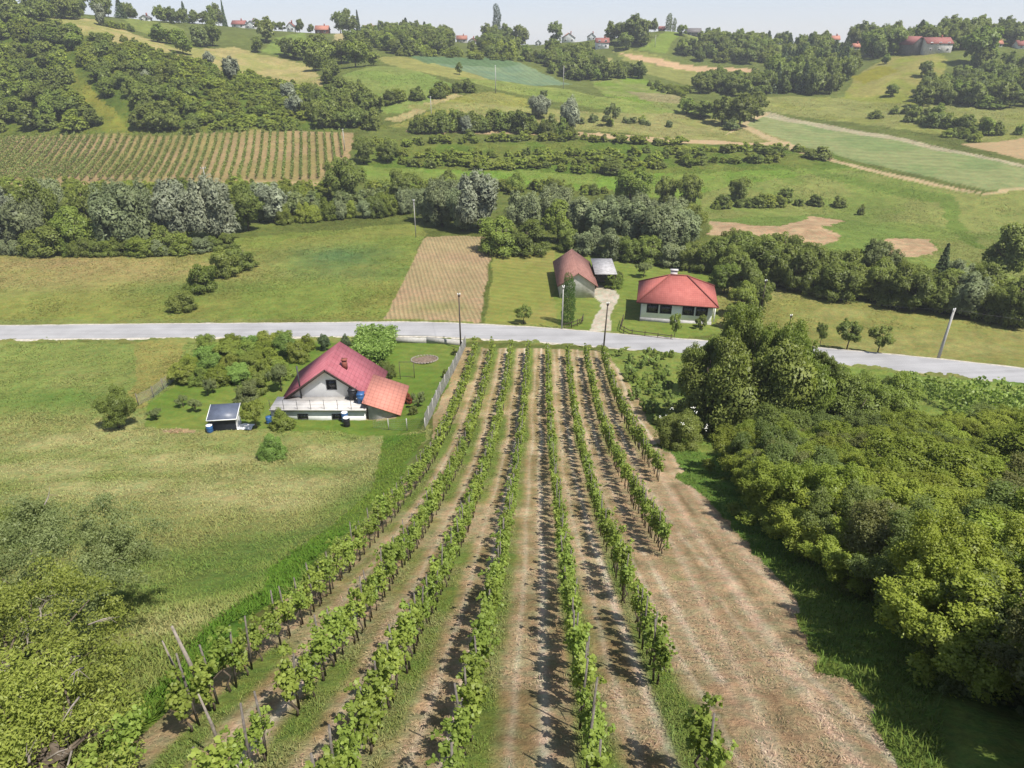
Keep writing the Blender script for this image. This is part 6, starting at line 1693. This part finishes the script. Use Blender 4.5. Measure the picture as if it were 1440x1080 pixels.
def blades(name, label, x, y, hgt, wid, flat, seed, gain=1.0, vari=.25, cat='grass'):
    rng = np.random.default_rng(seed); n = len(x)
    c, _ = nearest_cov(x, y)
    c = c * (gain + rng.normal(size=n)[:, None] * vari) * (1 + rng.normal(size=(n, 3)) * .05)
    z = HT(x, y); B = np.c_[x, y, z + .01]
    a = rng.random(n) * 6.283; h = hgt * rng.uniform(.5, 1.3, n); ln = rng.uniform(*flat, n)
    d = np.stack([np.cos(a) * ln, np.sin(a) * ln, 1 - ln * .75], 1); tip = B + d * h[:, None]
    mid = B + d * h[:, None] * .5 + np.c_[np.zeros(n), np.zeros(n), h * .10]
    b = np.stack([-np.sin(a), np.cos(a), np.zeros(n)], 1) * (wid * rng.uniform(.6, 1.4, n))[:, None]
    V = np.stack([B - b * .4, B + b * .4, mid + b * .5, tip, mid - b * .5], 1)
    base = np.arange(n)[:, None] * 5
    g = G(); g.add(V.reshape(-1, 3), base + np.array([0, 1, 2, 3, 4]))
    m = GRASSM
    o = g.build(name, m)
    at_ = o.data.color_attributes.new('cover', 'FLOAT_COLOR', 'POINT')
    at_.data.foreach_set('color', np.c_[np.repeat(np.clip(c, .004, .9), 5, 0), np.ones(n * 5)].ravel())
    return tag(o, label, cat, None, 'stuff')


GRASSM, _t, _N = nt('grass_blades')
_a = _N('ShaderNodeAttribute'); _a.attribute_name = 'cover'; _d = _N('ShaderNodeBsdfDiffuse'); _r = _N('ShaderNodeBsdfTranslucent'); _m = _N('ShaderNodeMixShader'); _m.inputs[0].default_value = .3; _o = _N('ShaderNodeOutputMaterial')
_t.links.new(_a.outputs['Color'], _d.inputs[0]); _t.links.new(_a.outputs['Color'], _r.inputs[0]); _t.links.new(_d.outputs[0], _m.inputs[1]); _t.links.new(_r.outputs[0], _m.inputs[2]); _t.links.new(_m.outputs[0], _o.inputs[0])

rb = np.random.default_rng(99)
N = 480000
y = np.exp(rb.uniform(math.log(6), math.log(78), N)); x = rb.uniform(-.9, .1, N) * (y + 3)
_, k = nearest_cov(x, y); k = (k == CLS.index('meadow'))
dens = np.clip(.35 + 1.3 * (fbm(x / 3.1, y / 3.1, 3) - .35), 0.05, 1); k &= rb.random(N) < dens
x, y = x[k], y[k]
blades('meadow_grass', 'tall uncut grass with dry stems on the near meadow', x, y, (.10 + .22 * fbm(x / 4 + 9, y / 4, 3)) * (1 + .6 * (y < 18)), .007 + .0009 * y, (.4, 1.1), 1, 1.4, .16)
N = 60000
y = np.exp(rb.uniform(math.log(4), math.log(50), N)); x = rb.uniform(-.1, .7, N) * (y + 3); _, k = nearest_cov(x, y); k = (k == CLS.index('verge')); x, y = x[k], y[k]
blades('verge_grass', 'lush green grass verge along the thicket', x, y, np.full(len(x), .22), .010 + .0011 * y, (.2, .7), 2, 1.35, .2)
# tufts under the vines and mown cuttings between them
N = 150000
y = np.exp(rb.uniform(math.log(5), math.log(70), N)); kk = rb.integers(0, 8, N); x = np.array([row_x(a, b) for a, b in zip(kk, y)]) + rb.normal(size=N) * .33 + .2
c, k2 = nearest_cov(x, y); k = (k2 == kv) & (c[:, 1] > c[:, 0] * .98); x, y = x[k], y[k]
blades('vineyard_grass', 'green grass strips under the vines', x, y, np.full(len(x), .085), .008 + .0008 * y, (.3, 1.0), 3, 1.25, .18)
N = 130000
y = np.exp(rb.uniform(math.log(5), math.log(45), N)); x = rb.uniform(-.9, .7, N) * (y + 3); _, k = nearest_cov(x, y); k = (k == kv); k &= rb.random(N) < np.clip(fbm(x / 1.1, y / 1.1, 3) * 2.2 - .55, 0, 1); x, y = x[k], y[k]
blades('dry_cuttings', 'dry mown cuttings scattered on the vineyard soil', x, y, np.full(len(x), .07), .006 + .0008 * y, (.9, 1.2), 4, 1.1, .18, 'cuttings')
N = 420000
y = np.exp(rb.uniform(math.log(82), math.log(300), N)); x = rb.uniform(-.85, .85, N) * (y + 3)
_, k = nearest_cov(x, y); k = ((k == CLS.index('meadow')) | (k == 0)); k &= rb.random(N) < np.clip(fbm(x / 7, y / 7, 4) * 2.4 - .75, 0, 1); x, y = x[k], y[k]
blades('field_grass', 'rough grass tufts over the valley meadows and terraces', x, y, np.full(len(x), .20) + .0005 * y, .04 + .0008 * y, (.8, 1.2), 5, 1.2, .16)

# ------------------------------------------------------------------ camera, sun, sky
cam = bpy.data.cameras.new('camera'); co = bpy.data.objects.new('camera', cam); COL.objects.link(co)
co.location = (0, 0, CAMZ); co.rotation_euler = (math.radians(63), 0, 0)
cam.sensor_width = 36; cam.lens = 36 * FPX / 1440; cam.clip_end = 9000; cam.clip_start = 0.1
SC.camera = co
SUN_EL, SUN_AZ = math.radians(60), math.radians(131)     # azimuth from +Y towards +X
sd = Vector((math.sin(SUN_AZ) * math.cos(SUN_EL), math.cos(SUN_AZ) * math.cos(SUN_EL), math.sin(SUN_EL)))
sl = bpy.data.lights.new('sun', 'SUN'); sl.energy = 3.5; sl.angle = math.radians(0.5); sl.color = (1, 0.95, 0.87)
so = bpy.data.objects.new('sun', sl); COL.objects.link(so); so.rotation_euler = sd.to_track_quat('Z', 'Y').to_euler()
w = bpy.data.worlds.new('World'); SC.world = w; w.use_nodes = True
wt = w.node_tree; bg = wt.nodes['Background']
sk = wt.nodes.new('ShaderNodeTexSky'); sk.sky_type = 'NISHITA'; sk.sun_disc = False
sk.sun_elevation = SUN_EL; sk.sun_rotation = SUN_AZ; sk.altitude = 1500; sk.air_density = 1.0; sk.dust_density = 0.3; sk.ozone_density = 2.0
gm = wt.nodes.new('ShaderNodeGamma'); gm.inputs[1].default_value = 0.45; wt.links.new(sk.outputs[0], gm.inputs[0]); tm_ = wt.nodes.new('ShaderNodeVectorMath'); tm_.operation = 'MULTIPLY'; tm_.inputs[1].default_value = (.94, .965, 1.10); wt.links.new(gm.outputs[0], tm_.inputs[0]); wt.links.new(tm_.outputs[0], bg.inputs[0]); bg.inputs[1].default_value = 0.135
SC.view_settings.view_transform = 'Standard'; SC.view_settings.look = 'None'; SC.view_settings.gamma = 1; SC.view_settings.exposure = 1.32
SC.cycles.max_bounces = 6; SC.cycles.diffuse_bounces = 4; SC.cycles.transparent_max_bounces = 4
SC.cycles.use_denoising = True

# the thin summer air of the valley
g = G(); g.box((0, 590, 28.0), (3900, 1260, 76)); hm, t_, N_ = nt('valley_haze')
ho = N_('ShaderNodeOutputMaterial'); pv_ = N_('ShaderNodeVolumePrincipled'); pv_.inputs['Color'].default_value = (.88, .92, .96, 1); pv_.inputs['Density'].default_value = 0.00030; pv_.inputs['Anisotropy'].default_value = 0.2
t_.links.new(pv_.outputs[0], ho.inputs['Volume'])
o = g.build('haze', hm); o['kind'] = 'stuff'; tag(o, 'thin pale summer haze filling the valley air', 'haze')
SC.cycles.volume_bounces = 0
